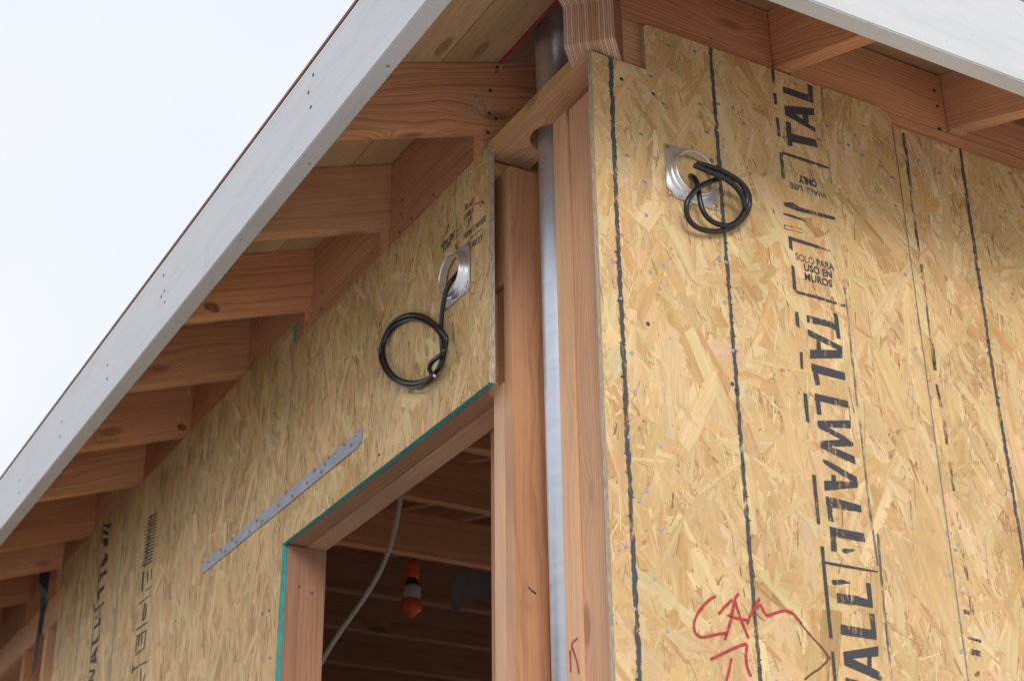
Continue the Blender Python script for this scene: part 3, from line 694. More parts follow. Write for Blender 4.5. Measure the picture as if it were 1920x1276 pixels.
tag(pR2, "strand board sheet right of the vertical seam, cut off by the right picture edge", "wood panel", "strand board sheets on the walls")
rD = [(1.925, .35), (4.4, .35), (4.4, 3.414), (1.925, 3.414)]
pR3 = osb_panel("osb_panel", [rD], placeR, 13, flake_rects=[[(1.925, 2.2), (2.2, 2.2), (2.2, 3.414), (1.925, 3.414)]], density=.6)
tag(pR3, "strand board sheet farthest along the right wall, outside the picture", "wood panel", "strand board sheets on the walls")

marks("printed_stamp", INK, placeR, INKB, pR1)
for p in INKG: marks("faded_print_line", [p], placeR, INKF, pR1)
for p in INK2: marks("printed_dash", [p], placeR, INKW, pR2)
rnd = random.Random(3)
def crayon(pts, parent, wd):
    P = []
    for i, (a, b) in enumerate(zip(pts[:-1], pts[1:])):
        P += [(a[0] + (b[0] - a[0]) * t / 10, a[1] + (b[1] - a[1]) * t / 10) for t in range(10)]
    P.append(pts[-1])
    P = [(x + rnd.gauss(0, .0003), z) for x, z in P]
    polys = stroke_polys(P, wd, .2, rnd, .007)
    for x, z in P:                                   # feathered flicks where the crayon skipped over strands
        for k in range(2):
            zz = z + rnd.uniform(-.03, .03); l = rnd.uniform(.003, .0095) * rnd.choice((-1, 1))
            polys.append([(x + rnd.gauss(0, .001), zz), (x + l, zz + .004 * rnd.uniform(.4, 1.6)), (x + l * .5, zz + .0055), (x, zz + .0035)])
    return marks("marker_line", polys, placeR, CRAYON, parent)
crayon([(.0405, 3.346), (.0385, 3.0225), (.0395, 2.8253), (.04, 2.6467), (.0421, 2.2195), (.043, 1.9)], pR1, .0084)
crayon([(.2666, 3.448), (.2657, 3.0651), (.2659, 2.7129), (.2657, 2.246), (.266, 1.9)], pR1, .0074)
crayon([(.8858, 3.414), (.8796, 2.9086), (.8838, 2.5461), (.886, 1.9)], pR2, .0074)
polys = []
for s in RED: polys += stroke_polys(smooth2(s) if len(s) > 2 else s, .0044, .10, rnd, .004)
marks("crayon_writing", polys, placeR, REDM, pR1, .0024)
polys = []
for s in BRN: polys += stroke_polys(smooth2(s), .003, .15, rnd, .004)
marks("crayon_writing", polys, placeR, BROWNINK, pR1, .0024)
# the printed edge line at the seam of the two sheets
marks("edge_line", [[(.7050, 1.95), (.7060, 1.95), (.7060, 3.415), (.7050, 3.415)]], placeR, GREENL, pR1, .0022)
def rtext(body, x0, x1, zb, cap, mat, flip=False, bold=.0008):
    size = cap / .70
    M = Matrix.Identity(4)
    # local x -> +x, local y -> +z, local z -> -y
    sx = 1.0
    R = Matrix(((1, 0, 0, 0), (0, 0, -1, 0), (0, 1, 0, 0), (0, 0, 0, 1)))
    o = text_mesh("printed_text", body, size, Matrix.Identity(4), mat, None, bold)
    wd = max(v.co.x for v in o.data.vertices) or 1
    sx = (x1 - x0) / wd
    S = Matrix.Diagonal((sx, 1, 1, 1))
    if flip:
        T = Matrix.Translation((x1, -.0021, zb)); F = Matrix.Rotation(math.pi, 4, 'Z')
    else:
        T = Matrix.Translation((x0, -.0021, zb)); F = Matrix.Identity(4)
    o.matrix_basis = T @ R @ F @ S
    parent_to(o, pR1)
    return o
rtext("SOLO PARA", .4225, .512, 3.0340, .0145, INKU, bold=.0006)
rtext("USO EN", .4400, .5045, 3.0165, .0145, INKT, bold=.0006)
rtext("MUROS", .4388, .5032, 2.9972, .0150, INKT, bold=.0004)
rtext("ONLY", .4488, .4920, 3.2210, .0150, INKT, True, bold=.001)
rtext("WALL USE", .4260, .5130, 3.1990, .0120, INKU, True, bold=.0005)

for q in NR1: nail((q[0], -.0012, q[1]), (0, -1, 0), pR1, NAILM if rnd.random() < .92 else NAILD, .0040)
for q in NR2: nail((q[0], -.0012, q[1]), (0, -1, 0), pR2, NAILM if rnd.random() < .92 else NAILD, .0040)

# ---------------- left wall sheets (u = -y)
def rect(y0, y1, z0, z1): return [(-y1, z0), (-y0, z0), (-y0, z1), (-y1, z1)]
rE = rect(.360, 1.3415, 2.842, 3.349)
pL1 = osb_panel("osb_panel", [rE], placeL, 21, edge_mat=TEAL, density=1.0, spread=26, warm=.9, size=.66)
tag(pL1, "strand board sheet above the doorway with a steel mud ring and black handwriting", "wood panel", "strand board sheets on the walls")
rF = rect(1.3445, 3.385, .35, 3.408)
pL2 = osb_panel("osb_panel", [rF], placeL, 22, edge_mat=TEAL, density=.75, spread=22, warm=.9, size=.75, flake_rects=[rect(1.3445, 3.385, 2.1, 3.408)])
tag(pL2, "long strand board sheet left of the doorway with black stamped columns and teal edge", "wood panel", "strand board sheets on the walls")
# raw cut end of the sheet at the corner bay
o = mesh_obj("cut_edge", [(-.0125, .3585, 2.843), (.0005, .3585, 2.843), (.0005, .3585, 3.3485), (-.0125, .3585, 3.3485),
                          (-.0125, .3597, 2.843), (.0005, .3597, 2.843), (.0005, .3597, 3.3485), (-.0125, .3597, 3.3485)],
             [(0, 1, 2, 3), (0, 4, 5, 1), (3, 2, 6, 7), (0, 3, 7, 4), (1, 5, 6, 2)], OSB_EDGE, pL1)
plm = lambda y, z, h: (-.011 - h, y, z)
marks("printed_stamp", [p for p in INKL if p[0][0] > 2.72], plm, INKL_, pL2)
marks("printed_stamp", [p for p in INKL if p[0][0] <= 2.72], plm, INKL_, pL2)
pl = lambda y, z, h: (-.011 - h, y, z)
def straight(y0, z0, y1, z1, wdt): return [[(y0 - wdt / 2, z0), (y0 + wdt / 2, z0), (y1 + wdt / 2, z1), (y1 - wdt / 2, z1)]]
marks("chalk_line", straight(2.684, 3.40, 2.668, 2.2, .006), pl, GREENL, pL2)
marks("pencil_line", straight(3.09, 3.40, 3.08, 2.2, .003) + straight(2.95, 3.40, 2.945, 2.2, .002), pl, CRAYON, pL2, .0022)
GL = {'A': [[(0, 0), (.5, 1), (1, 0)], [(.2, .4), (.8, .4)]], 'B': [[(0, 0), (0, 1), (.8, .85), (.75, .6), (0, .5), (.9, .35), (.85, .05), (0, 0)]],
      'C': [[(1, .9), (.5, 1), (0, .5), (.4, 0), (1, .1)]], 'E': [[(1, 1), (0, 1), (0, 0), (1, 0)], [(0, .5), (.8, .5)]], 'F': [[(0, 0), (0, 1), (1, 1)], [(0, .5), (.8, .5)]],
      'H': [[(0, 0), (0, 1)], [(1, 0), (1, 1)], [(0, .5), (1, .5)]], 'K': [[(0, 0), (0, 1)], [(1, 1), (0, .45), (1, 0)]], 'L': [[(0, 1), (0, 0), (.9, 0)]],
      'M': [[(0, 0), (.1, 1), (.5, .3), (.9, 1), (1, 0)]], 'N': [[(0, 0), (0, 1), (1, 0), (1, 1)]], 'O': [[(.5, 1), (0, .5), (.5, 0), (1, .5), (.5, 1)]],
      'R': [[(0, 0), (0, 1), (.9, .85), (.8, .5), (0, .45), (1, 0)]], 'T': [[(0, 1), (1, 1)], [(.5, 1), (.5, 0)]], 'Y': [[(0, 1), (.5, .5), (1, 1)], [(.5, .5), (.4, 0)]],
      '1': [[(.3, .8), (.6, 1), (.5, 0)]], '7': [[(0, .95), (.9, 1), (.35, 0)]], '"': [[(.2, 1.1), (.15, .75)], [(.6, 1.1), (.55, .75)]]}
HAND = [('BLACK', (.4543, 3.254), (.4136, 3.2503)), ('CABLE', (.4574, 3.2329), (.4148, 3.2338)), ('7"', (.4433, 3.2058), (.4281, 3.2104)),
        ('FROM CORNER', (.4596, 3.1884), (.3675, 3.186)), ('17"', (.5442, 3.2368), (.5226, 3.2433)), ('FROM THE', (.558, 3.2174), (.4983, 3.2174)),
        ('ROOF', (.5474, 3.2027), (.5132, 3.2069)), ('CABLEY', (.437, 3.158), (.381, 3.150))]
polys, polysB = [], []
for body, a, b_ in HAND:
    n = len(body); a = Vector(a); b_ = Vector(b_)
    wv = (b_ - a) / n
    capz = .0125 if len(body) > 3 else .016
    for i, ch in enumerate(body):
        for s in GL.get(ch, []):
            pts = []
            for x, y in s:
                p = a + wv * (i + .08 + x * .74)
                pts.append((p.x - y * .0025 + rnd.gauss(0, .0004), p.y + y * capz * rnd.uniform(.92, 1.05)))
            pq = stroke_polys(pts, .0019, .1, rnd)
            (polysB if body in ('17"', 'FROM THE', 'ROOF') else polys).extend(pq)
for k, s in enumerate(HSTR): (polysB if k > 2 else polys).extend(stroke_polys(s, .0016, .1, rnd, .006))
marks("handwriting", polys, pl, PENCIL, pL1, .0021)
marks("handwriting", polysB, pl, PENCIL, pL1, .0021)
for q in NL: nail((-.0122, q[0], q[1]), (-1, 0, 0), pL1 if q[0] < 1.34 else pL2, NAILD if rnd.random() < .6 else NAILM, .0034)

# ------------------------------------------------------------------ corner framing of the left wall
D = .0945
SL = .35
zdL = lambda x: 3.573 + SL * x            # underside of the roof boards over the left wall
zdR = lambda y: 3.598 + SL * y
FR = "wall framing lumber"
# top plate with the half-round notch the conduit passes through (outline in y, x)
notch = [(.262 + .055 * math.cos(t), .092 - .058 * math.sin(t)) for t in [math.pi * k / 14 for k in range(15)]]
pts = [(.012, 0), (.385, 0), (.385, D)] + [(y, x) for y, x in notch if x < D - .001] + [(.012, D)]
# order along the back edge from y=.385 down to .012
o = prism("top_plate", [(p[0], -p[1]) for p in pts], .0335, PLATE, (0, 0, 3.307 + .0335), (0, 1, 0), (-1, 0, 0), bevel=.0012)
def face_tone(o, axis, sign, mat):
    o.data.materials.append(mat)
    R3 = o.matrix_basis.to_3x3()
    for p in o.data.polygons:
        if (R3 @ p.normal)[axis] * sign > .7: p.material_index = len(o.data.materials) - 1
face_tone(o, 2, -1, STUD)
tag(o, "short pale top plate over the open corner bay, notched round the conduit", "beam", FR)
o = board("top_plate", (0.001, .3865, 3.307), (D, 6, 3.338), 'y', STUD)
tag(o, "upper long top plate of the left wall, running on to the left edge", "beam", FR)
o = board("top_plate", (0.0, 3.40, 3.226), (D, 6, 3.3055), 'y', STUD)
tag(o, "double top plate under the far left rafters, bare of boards", "beam", FR)
o = board("wall_stud", (.026, .341, .15), (.0945, .3715, 3.3065), 'z', STUD)
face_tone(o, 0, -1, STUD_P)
tag(o, "knotty stud directly left of the conduit with a wide brown side face", "stud", FR)
o = board("wall_stud", (.0265, .3725, 3.062), (D, .411, 3.3065), 'z', STUD)
tag(o, "short stud block above the header end, behind the cut strand board edge", "stud", FR)
o = board("wall_stud", (.0255, .3725, .15), (D, .411, 2.858), 'z', STUD_P)
tag(o, "pale trimmer stud forming the right side of the doorway", "stud", FR)
o = board("wall_stud", (.0255, .1275, .15), (.064, .1785, 3.3065), 'z', STUD_P)
tag(o, "pale narrow stud directly right of the conduit with a red crayon tick", "stud", FR)
polys = []
for s in RSTUD: polys += stroke_polys(smooth2(s), .004, .1, rnd, .004)
marks("crayon_tick", polys, lambda y, z, h: (.0255 - h, y, z), REDM, o, .0006)
o = board("wall_stud", (.0285, .013, .15), (.10, .1262, 3.3065), 'z', FIR_F)
tag(o, "reddish straight-grained corner stud beside the edge of the right wall sheet", "stud", FR)
o = board("wall_stud", (.10, .30, .15), (.14, .56, 3.3065), 'z', FIR_B)
tag(o, "dark backing stud behind the conduit bay", "stud", FR)
o = board("wall_stud", (.141, .013, .15), (.18, .30, 3.3065), 'z', STUD)
tag(o, "wide backing board closing the conduit bay from behind", "stud", FR)
# header over the doorway: two plies
o = empty("door_header", (0, .36, 2.843))
tag(o, "brown two-ply header beam across the top of the doorway", "beam", FR)
board("header_ply", (.0005, .4115, 2.843), (.044, 1.44, 3.226), 'y', HDR, o)
board("header_ply", (.0455, .4115, 2.841), (D, 1.44, 3.226), 'y', HDR2, o)
board("header_end", (.034, .3725, 2.8595), (D, .4055, 3.0605), 'z', FIR_B, o)
o = board("wall_stud", (.0005, 1.3375, .15), (D, 1.3765, 2.8405), 'z', JAMB)
tag(o, "knotty brown jamb stud on the left side of the doorway", "stud", FR)
nail((.03, 1.3372, 2.745), (0, -1, 0), o, NAILD, .003); nail((.062, 1.3372, 2.735), (0, -1, 0), o, NAILD, .003)
for y, lab in ((1.45, "stud behind the long left sheet, next to the door jamb"), (1.9, "stud in the middle behind the long left sheet"), (2.33, "stud behind the long left sheet below the stamped column"), (2.76, "stud behind the far part of the long left sheet")):
    o = board("wall_stud", (.001, y, .15), (D, y + .039, 3.3065), 'z', STUD); tag(o, lab, "stud", FR)
for y, mt, lab in ((3.352, FIR, "dark reddish stud at the far left end of the sheet"), (3.56, STUD_P, "pale bare stud left of the sheet end, behind the dark twist strap"), (3.86, FIR_F, "leftmost bare reddish stud at the bottom left picture corner")):
    o = board("wall_stud", (.0, y, .15), (D, y + .039, 3.2255), 'z', mt); tag(o, lab, "stud", FR)
o = board("sill_plate", (0, 1.34, .112), (D, 6, .149), 'y', STUD); tag(o, "bottom plate of the left wall on its concrete footing, below the picture", "beam", FR)
o = board("wall_footing", (-.06, -.05, 0), (D + .1, 6, .111), 'y', plain("concrete", (.42, .41, .39), .85, bumpd=.002), bevel=.004); tag(o, "concrete footing under the left wall, below the picture", "footing")
# right wall framing behind the sheets
o = board("top_plate", (.1695, .0125, 3.395), (4.4, D, 3.458), 'x', FIR); tag(o, "reddish top plate showing above the strand board of the right wall", "beam", FR)
for x in (.185, .62, 1.06, 1.5, 1.94, 2.4, 2.84, 3.3, 3.74, 4.2):
    o = board("wall_stud", (x, .0125, .15), (x + .039, D, 3.394), 'z', STUD); tag(o, "stud hidden behind the strand board of the right wall", "stud", "studs hidden behind the right wall")

# ------------------------------------------------------------------ rafters
th = math.atan(SL); ct, st = math.cos(th), math.sin(th)
def rafter(name, pts, origin_y, mat, side):
    """outline in (inward, z); side 'L' runs along +x at y = origin_y, side 'R' along +y at x = origin_y"""
    loc = [(p[0] * ct + (p[1] - 3.4) * st, -p[0] * st + (p[1] - 3.4) * ct) for p in pts]
    if side == 'L':
        return prism(name, loc, -.0385, mat, (0, origin_y, 3.4), (ct, 0, st), (-st, 0, ct), bevel=.0018)
    return prism(name, loc, .0385, mat, (origin_y, 0, 3.4), (0, ct, st), (0, -st, ct), bevel=.0018)
ordn = ["first", "second", "third", "fourth", "fifth", "sixth", "seventh", "eighth", "ninth", "tenth"]
LY = [.389, .821, 1.253, 1.682, 2.128, 2.551, 3.068, 3.438, 3.87, 4.31]
zb = lambda x: 3.4155 + SL * x
extra = {0: "nearest the conduit, end nails showing", 1: "with the straight grain", 2: "with an oval knot low on its face", 3: "loose splinter hanging below", 4: "round knot and green tick", 5: "next beyond the green-ticked one", 6: "above the first stamped column", 7: "at the far end of the strand board", 8: "beyond the strand board", 9: "outermost and darkest"}
rafL = []
for i, y in enumerate(LY):
    pts = [(-.321, zb(-.321)), (-.009, zb(-.009)), (-.009, 3.3395), (D, 3.3395), (2.15, 3.3395 + SL * (2.15 - D)), (2.15, zdL(2.15) - .001), (-.321, zdL(-.321) - .001)]
    o = rafter("rafter", pts, y, FIR if i % 3 != 1 else FIR_F, 'L')
    tag(o, ordn[i] + " left eave rafter from the conduit corner, " + extra[i], "rafter", "rafters of the left eave")
    rafL.append(o)
def on_rafter(name, polys, y, mat, i): return marks(name, polys, lambda x, z, h: (x, y - h, z), mat, rafL[i], .0005)
SCUFF = ink("plaster_scuff", (.62, .52, .46), .42, .62)
KNOT = ink("knot_wood", (.25, .10, .05), .30, .62)
GTICK = ink("green_crayon", (.20, .24, .07), .30, .5)
ell = lambda cx, cz, a, b_: [(cx + a * math.cos(t * .31416) * rnd.uniform(.9, 1.08), cz + b_ * math.sin(t * .31416) * rnd.uniform(.9, 1.08)) for t in range(20)]
on_rafter("knot", [ell(-.252, 3.349, .021, .0125)], LY[2], KNOT, 2)
on_rafter("knot", [ell(-.030, 3.4275, .0145, .011)], LY[4], KNOT, 4)
on_rafter("crayon_tick", stroke_polys([(-.2704, 3.3499), (-.2617, 3.3345), (-.2366, 3.3417), (-.203, 3.3558)], .0032, .1, rnd, .006), LY[4], GTICK, 4)
on_rafter("scuff", [[(-.0304, 3.4835), (-.0096, 3.4904), (-.004, 3.4721), (-.0172, 3.4617), (-.0285, 3.47)]], LY[0], SCUFF, 0)
on_rafter("scuff", [[(-.0398, 3.4503), (-.0285, 3.456), (-.0191, 3.4392), (-.0248, 3.4333)]], LY[0], SCUFF, 0)
tube("splinter", [(-.150, 1.683, 3.366), (-.1560, 1.679, 3.343), (-.1625, 1.672, 3.326), (-.158, 1.668, 3.3155)], .0013, STUD_P, rafL[3], 6)
for q in NRAF: nail((q[0], .3887, q[1]), (0, -1, 0), rafL[0], NAILD, .0042)
tube("bent_nail", [(.0235, .392, 3.556), (.02, .372, 3.552), (.022, .362, 3.551)], .0019, NAILM, rafL[0], smooth_pts=1)
lb = ["between the first and second left rafters", "between the second and third left rafters", "between the third and fourth left rafters", "between the fourth and fifth left rafters", "between the fifth and sixth left rafters", "between the sixth and seventh left rafters", "between the seventh and eighth left rafters", "between the eighth and ninth left rafters", "between the ninth and tenth left rafters"]
blkL = []
for i in range(len(LY) - 1):
    y0, y1 = LY[i] + .0395, LY[i + 1] - .0008
    x0 = -.006
    pts = [(y0, 3.3395), (y1, 3.3395), (y1, zdL(x0) - .003), (y0, zdL(x0) - .003)]
    o = prism("eave_block", [(p[0], p[1] - 3.4) for p in pts], .038, FIR_B if i % 2 == 0 else FIR, (x0, 0, 3.4), (0, 1, 0), (0, 0, 1), bevel=.0015)
    tag(o, "brown blocking board " + lb[i] + " on top of the left wall", "blocking", "blocking boards between left rafters")
    blkL.append(o)
for q in NBLK:
    for i in range(len(blkL)):
        if LY[i] < q[0] < LY[i + 1]: nail((-.0062, q[0], q[1]), (-1, 0, 0), blkL[i], NAILD, .0036)
RX = [.426, .874, 1.316, 1.756, 2.2]
rafR = []
for i, x in enumerate(RX):
    pts = [(-.333, 3.462 - SL * .333), (-.002, 3.462 - SL * .002), (-.002, 3.4595), (D, 3.4595), (2.0, 3.4595 + SL * (2.0 - D)), (2.0, zdR(2.0) - .001), (-.333, zdR(-.333) - .001)]
    o = rafter("rafter", pts, x, FIR if i != 1 else FIR_F, 'R')
    tag(o, ["first rafter tail right of the hip beam, above the stamped capitals", "second rafter tail right of the hip beam, above the sheet seam", "third rafter right of the hip beam, out of view", "fourth rafter right of the hip beam, out of view", "fifth rafter right of the hip beam, out of view"][i], "rafter", "rafters of the right eave")
    rafR.append(o)
blkR = []
for i, (x0, x1) in enumerate([(.042, RX[0])] + [(RX[k] + .039, RX[k + 1]) for k in range(4)]):
    zlo = 3.459
    if i == 0: zlo = 3.35
    pts = [(x0, zlo + (.1085 if i == 0 else 0)), (x1 - .001, zlo + (.1085 if i == 0 else 0)), (x1 - .001, zdR(.011) - .003), (x0, zdR(.011) - .003)]
    if i == 0: pts = [(x0, 3.4592), (x1 - .001, 3.4592), (x1 - .001, zdR(.011) - .003), (x0, zdR(.011) - .003)]
    o = prism("eave_block", [(p[0], p[1] - 3.4) for p in pts], -.038, FIR if i != 1 else FIR_F, (0, .011, 3.4), (1, 0, 0), (0, 0, 1), bevel=.0015)
    tag(o, ["reddish blocking board between the hip beam and the first right rafter", "reddish blocking board between the two right rafters in view", "blocking board past the second right rafter", "blocking board past the third right rafter, out of view", "blocking board past the fourth right rafter, out of view"][i], "blocking", "blocking boards between right rafters")
    blkR.append(o)
for q in NBLKR: nail((q[0], .0108, q[1]), (0, -1, 0), blkR[1], NAILD, .004)
o = board("filler_board", (.036, .0118, 3.342), (.169, .05, 3.4575), 'x', FIR)
tag(o, "reddish filler board between hip beam and the notch of the strand board", "blocking")

# hip beam on the corner: plumb notch, then a shallower tail out to the fascia corner
SH = SL / math.sqrt(2); hth = math.atan(SH)
hp = [(.49, 3.446 - SH * .482), (.008, 3.446), (.008, 3.361), (-.05, 3.3475), (-.10, 3.3475), (-2.6, 3.347 + SH * 2.5), (-2.6, 3.555 + SH * 2.6), (.49, 3.555 - SH * .49)]
ch, sh = math.cos(hth), math.sin(hth)
loc = [(p[0] * ch - (p[1] - 3.4) * sh, p[0] * sh + (p[1] - 3.4) * ch) for p in hp]
k2 = math.sqrt(.5)
exv = Vector((-k2 * ch, -k2 * ch, -sh)); eyv = Vector((-k2 * sh, -k2 * sh, ch)); ezv = exv.cross(eyv)
og = Vector((0, 0, 3.4)) - ezv * .047
o = prism("hip_beam", loc, .094, LVL, og, exv, eyv, bevel=.0012)
tag(o, "laminated hip beam with striped veneer end on the wall corner", "beam")

# ------------------------------------------------------------------ fascia boards and roof
o = board("fascia_board", (-.361, -.372, 3.273), (-.324, 6.2, 3.464), 'y', WHITE, bevel=.002)
tag(o, "white primed fascia board running diagonally down the left eave", "fascia")
for q in NFAS: nail((-.3612, q[0], q[1]), (-1, 0, 0), o, NAILD, .0042)
for y in (1.255, 1.70, 2.145, 2.57, 3.08):
    for dz in (.03, .075): nail((-.3612, y + rnd.uniform(-.01, .02), 3.30 + dz + rnd.uniform(-.01, .01)), (-1, 0, 0), o, NAILD, .0036)
for y in (-.2, .12, .47, .80, 1.3, 1.9): nail((-.352 + rnd.uniform(-.004, .02), y, 3.2735), (0, 0, -1), o, NAILM, .0040)
o = board("fascia_board", (-.3235, -.372, 3.273), (4.75, -.336, 3.464), 'x', WHITE, bevel=.002)
tag(o, "white primed fascia board across the upper right corner of the picture", "fascia")
for x in (.155, .315, .62, .79): nail((x, -.3722, 3.2775), (0, -1, 0), o, plain("primer_drip", (.62, .60, .56), .5), .0045, "primer_drip")

roof = empty("roof", (0, 0, 3.6))
tag(roof, "hip roof deck of pale pine boards seen from below, red painted edge near the conduit", "roof")
def slab(name, poly, zf, t, mat, ex, lift=0.0):
    """sloping sheet over polygon poly (x, y); underside at zf; grain along ex"""
    cx = sum(p[0] for p in poly) / len(poly); cy = sum(p[1] for p in poly) / len(poly)
    O = Vector((cx, cy, zf(cx, cy)))
    ex = Vector(ex).normalized()
    a = Vector((1, 0, zf(1, 0) - zf(0, 0))); b_ = Vector((0, 1, zf(0, 1) - zf(0, 0)))
    nz = a.cross(b_).normalized()
    exv = (ex - nz * ex.dot(nz)).normalized(); eyv = nz.cross(exv)
    M = frame(O, exv, eyv); Mi = M.inverted()
    n = len(poly)
    vs = [Mi @ Vector((p[0], p[1], zf(*p) + lift)) for p in poly] + [Mi @ Vector((p[0], p[1], zf(*p) + lift + t)) for p in poly]
    fs = [tuple(range(n))[::-1], tuple(range(n, 2 * n))] + [(i, (i + 1) % n, (i + 1) % n + n, i + n) for i in range(n)]
    return mesh_obj(name, vs, fs, mat, roof, M)
board('drip_edge', (-.3642, -.37, 3.4650), (-.3604, 6.2, 3.4730), 'y', plain('brown_edge', (.20, .11, .06), .7), roof, .0005)
fL = lambda x, y: zdL(x); fR_ = lambda x, y: zdR(y)
bx = [-.3575, -.226, -.101, .031]
for a, b_ in zip(bx[:-1], bx[1:]):
    slab("soffit_board", [(a + .0012, a + .012), (b_ - .0012, b_ + .012), (b_ - .0012, 6.2), (a + .0012, 6.2)], fL, .0155, PINE, (0, 1, 0))
    slab("soffit_board", [(a + .002, a - .012 + .0012), (a + .002 + 5.0, a - .012 + .0012), (5.0, b_ - .012 - .0012), (b_ + .002, b_ - .012 - .0012)], fR_, .0155, PINE, (1, 0, 0))
slab("roof_sheathing", [(.0365, .06), (2.2, 2.2), (2.2, 6.2), (.0365, 6.2)], fL, .014, PLY, (0, 1, 0), .045)
slab("roof_sheathing", [(.05, .03), (4.36, .03), (2.2, 2.2)], fR_, .014, PLY, (1, 0, 0), .02)
fE = lambda x, y: zdL(4.4 - x)
slab("roof_sheathing", [(2.2, 2.2), (4.76, -.36), (4.76, 6.2), (2.2, 6.2)], fE, .02, PLY, (0, 1, 0), .002)
slab("roofing_felt", [(.04, .04), (2.2, 2.2), (2.2, 6.2), (.04, 6.2)], fL, .004, BLACKP, (0, 1, 0), .062)
slab("roofing_felt", [(.05, .035), (4.36, .035), (2.2, 2.2)], fR_, .004, BLACKP, (1, 0, 0), .036)
slab("painted_edge", [(.0312, .08), (.0362, .08), (.0362, .40), (.0312, .40)], fL, .055, PIPE_IN, (0, 1, 0), -.003)

# closing walls so that the room stays dim
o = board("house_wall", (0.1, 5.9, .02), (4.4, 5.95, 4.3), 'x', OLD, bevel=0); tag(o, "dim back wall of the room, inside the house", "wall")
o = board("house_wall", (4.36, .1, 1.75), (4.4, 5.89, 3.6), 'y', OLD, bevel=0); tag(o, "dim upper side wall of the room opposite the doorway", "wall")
o = board("house_wall", (.11, 3.36, .15), (.125, 5.89, 3.30), 'z', OLD, bevel=0); tag(o, "added boards closing the dark gap behind the bare studs at the far left", "wall")

# ------------------------------------------------------------------ ceiling joists seen through the doorway
JY = [1.20, 1.625, 2.03, 2.485, 2.925, 3.335, 3.77, 4.2, 4.62]
jl = ["nearest ceiling joist behind the header", "ceiling joist highest in the doorway", "ceiling joist the grey cable comes down from", "ceiling joist just above the orange lamp", "stained ceiling joist behind the orange lamp", "weathered ceiling joist below the orange lamp", "lowest ceiling joist in view in the doorway", "ceiling joist hidden deep in the room", "ceiling joist deepest in the room"]
jo = []
for i, y in enumerate(JY):
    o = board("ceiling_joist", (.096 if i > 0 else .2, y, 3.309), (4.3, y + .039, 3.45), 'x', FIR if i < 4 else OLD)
    tag(o, jl[i], "joist", "ceiling joists in the room"); jo.append(o)

# ------------------------------------------------------------------ conduit
pp = [(.0865, .2575, 1.2), (.0865, .2745, 3.3), (.0865, .2775, 3.62), (.0865, .281, 4.05)]
o = tube("conduit", pp, .0312, GALV, None, seg=40, smooth_pts=1)
tag(o, "galvanised steel conduit standing in the open corner bay up through the roof", "pipe")

# ------------------------------------------------------------------ mud rings
def mud_ring(center, exv, eyv, label, extra_screws):
    root = empty("mud_ring", center)
    tag(root, label, "electrical ring", "steel mud rings on the walls")
    M = frame(center, exv, eyv)
    # plate: square with clipped ears and a round hole
    seg = 64; hs = .0545; R0 = .0495
    def sq(a):
        c, s = math.cos(a), math.sin(a)
        k = hs / max(abs(c), abs(s))
        x, y = c * k, s * k
        m_ = abs(abs(x) - abs(y))
        if min(abs(x), abs(y)) > hs * .80 and min(abs(x), abs(y)) < hs * .86 and (x * y > 0): k *= .90
        return x * (k / (hs / max(abs(c), abs(s)))), y * (k / (hs / max(abs(c), abs(s))))
    vs, fs = [], []
    for h in (.0016, .0032):
        for i in range(seg):
            a = 2 * math.pi * i / seg + .01
            vs.append((*sq(a), h))
        for i in range(seg):
            a = 2 * math.pi * i / seg + .01
            vs.append((R0 * math.cos(a), R0 * math.sin(a), h))
    for i in range(seg):
        j = (i + 1) % seg
        fs.append((2 * seg + i, 2 * seg + j, 3 * seg + j, 3 * seg + i))
        fs.append((i, seg + i, seg + j, j))
        fs.append((i, j, 2 * seg + j, 2 * seg + i))
    mesh_obj("ring_plate", vs, fs, RINGM, root, M)
    prof = [(.0500, .003), (.0492, .0042), (.0487, .0090), (.0476, .0104), (.0458, .0108), (.0450, .0120), (.0444, .0190), (.0434, .0203), (.0420, .0200), (.0416, .0182), (.0420, .0035)]
    lathe("ring_collar", prof, RINGM, M, root, 64)
    for ang in (0.6, 3.7):                       # the two device tabs inside the collar
        T = M @ Matrix.Rotation(ang, 4, 'Z') @ Matrix.Translation((.0385, 0, .0165))
        bm = bmesh.new(); bmesh.ops.create_cube(bm, size=1.0)
        for v in bm.verts: v.co = Vector((v.co.x * .007, v.co.y * .011, v.co.z * .0014))
        from_bm("device_tab", bm, RINGM, root, T)
    for (sx, sy, mt) in extra_screws:
        p = M @ Vector((sx * .0475, sy * .0475, .0032))
        nn = M.to_3x3() @ Vector((0, 0, 1))
        nail(p, nn, root, mt, .0050, "screw", .0022)
    return root
mud_ring((.2000, -.0008, 3.1420), (1, 0, 0), (0, 0, 1), "square steel mud ring on the corner sheet with red crayon writing with copper coloured screws", [(1, -1, COPPER), (-1, -1, COPPER), (1, 1, RUSTY), (-1, 1, RUSTY)])
mud_ring((-.0118, .4860, 3.1230), (0, -1, 0), (0, 0, 1), "square steel mud ring above the doorway beside the black handwriting", [(1, 1, RUSTY), (-1, -1, RUSTY), (1, -1, COPPER)])

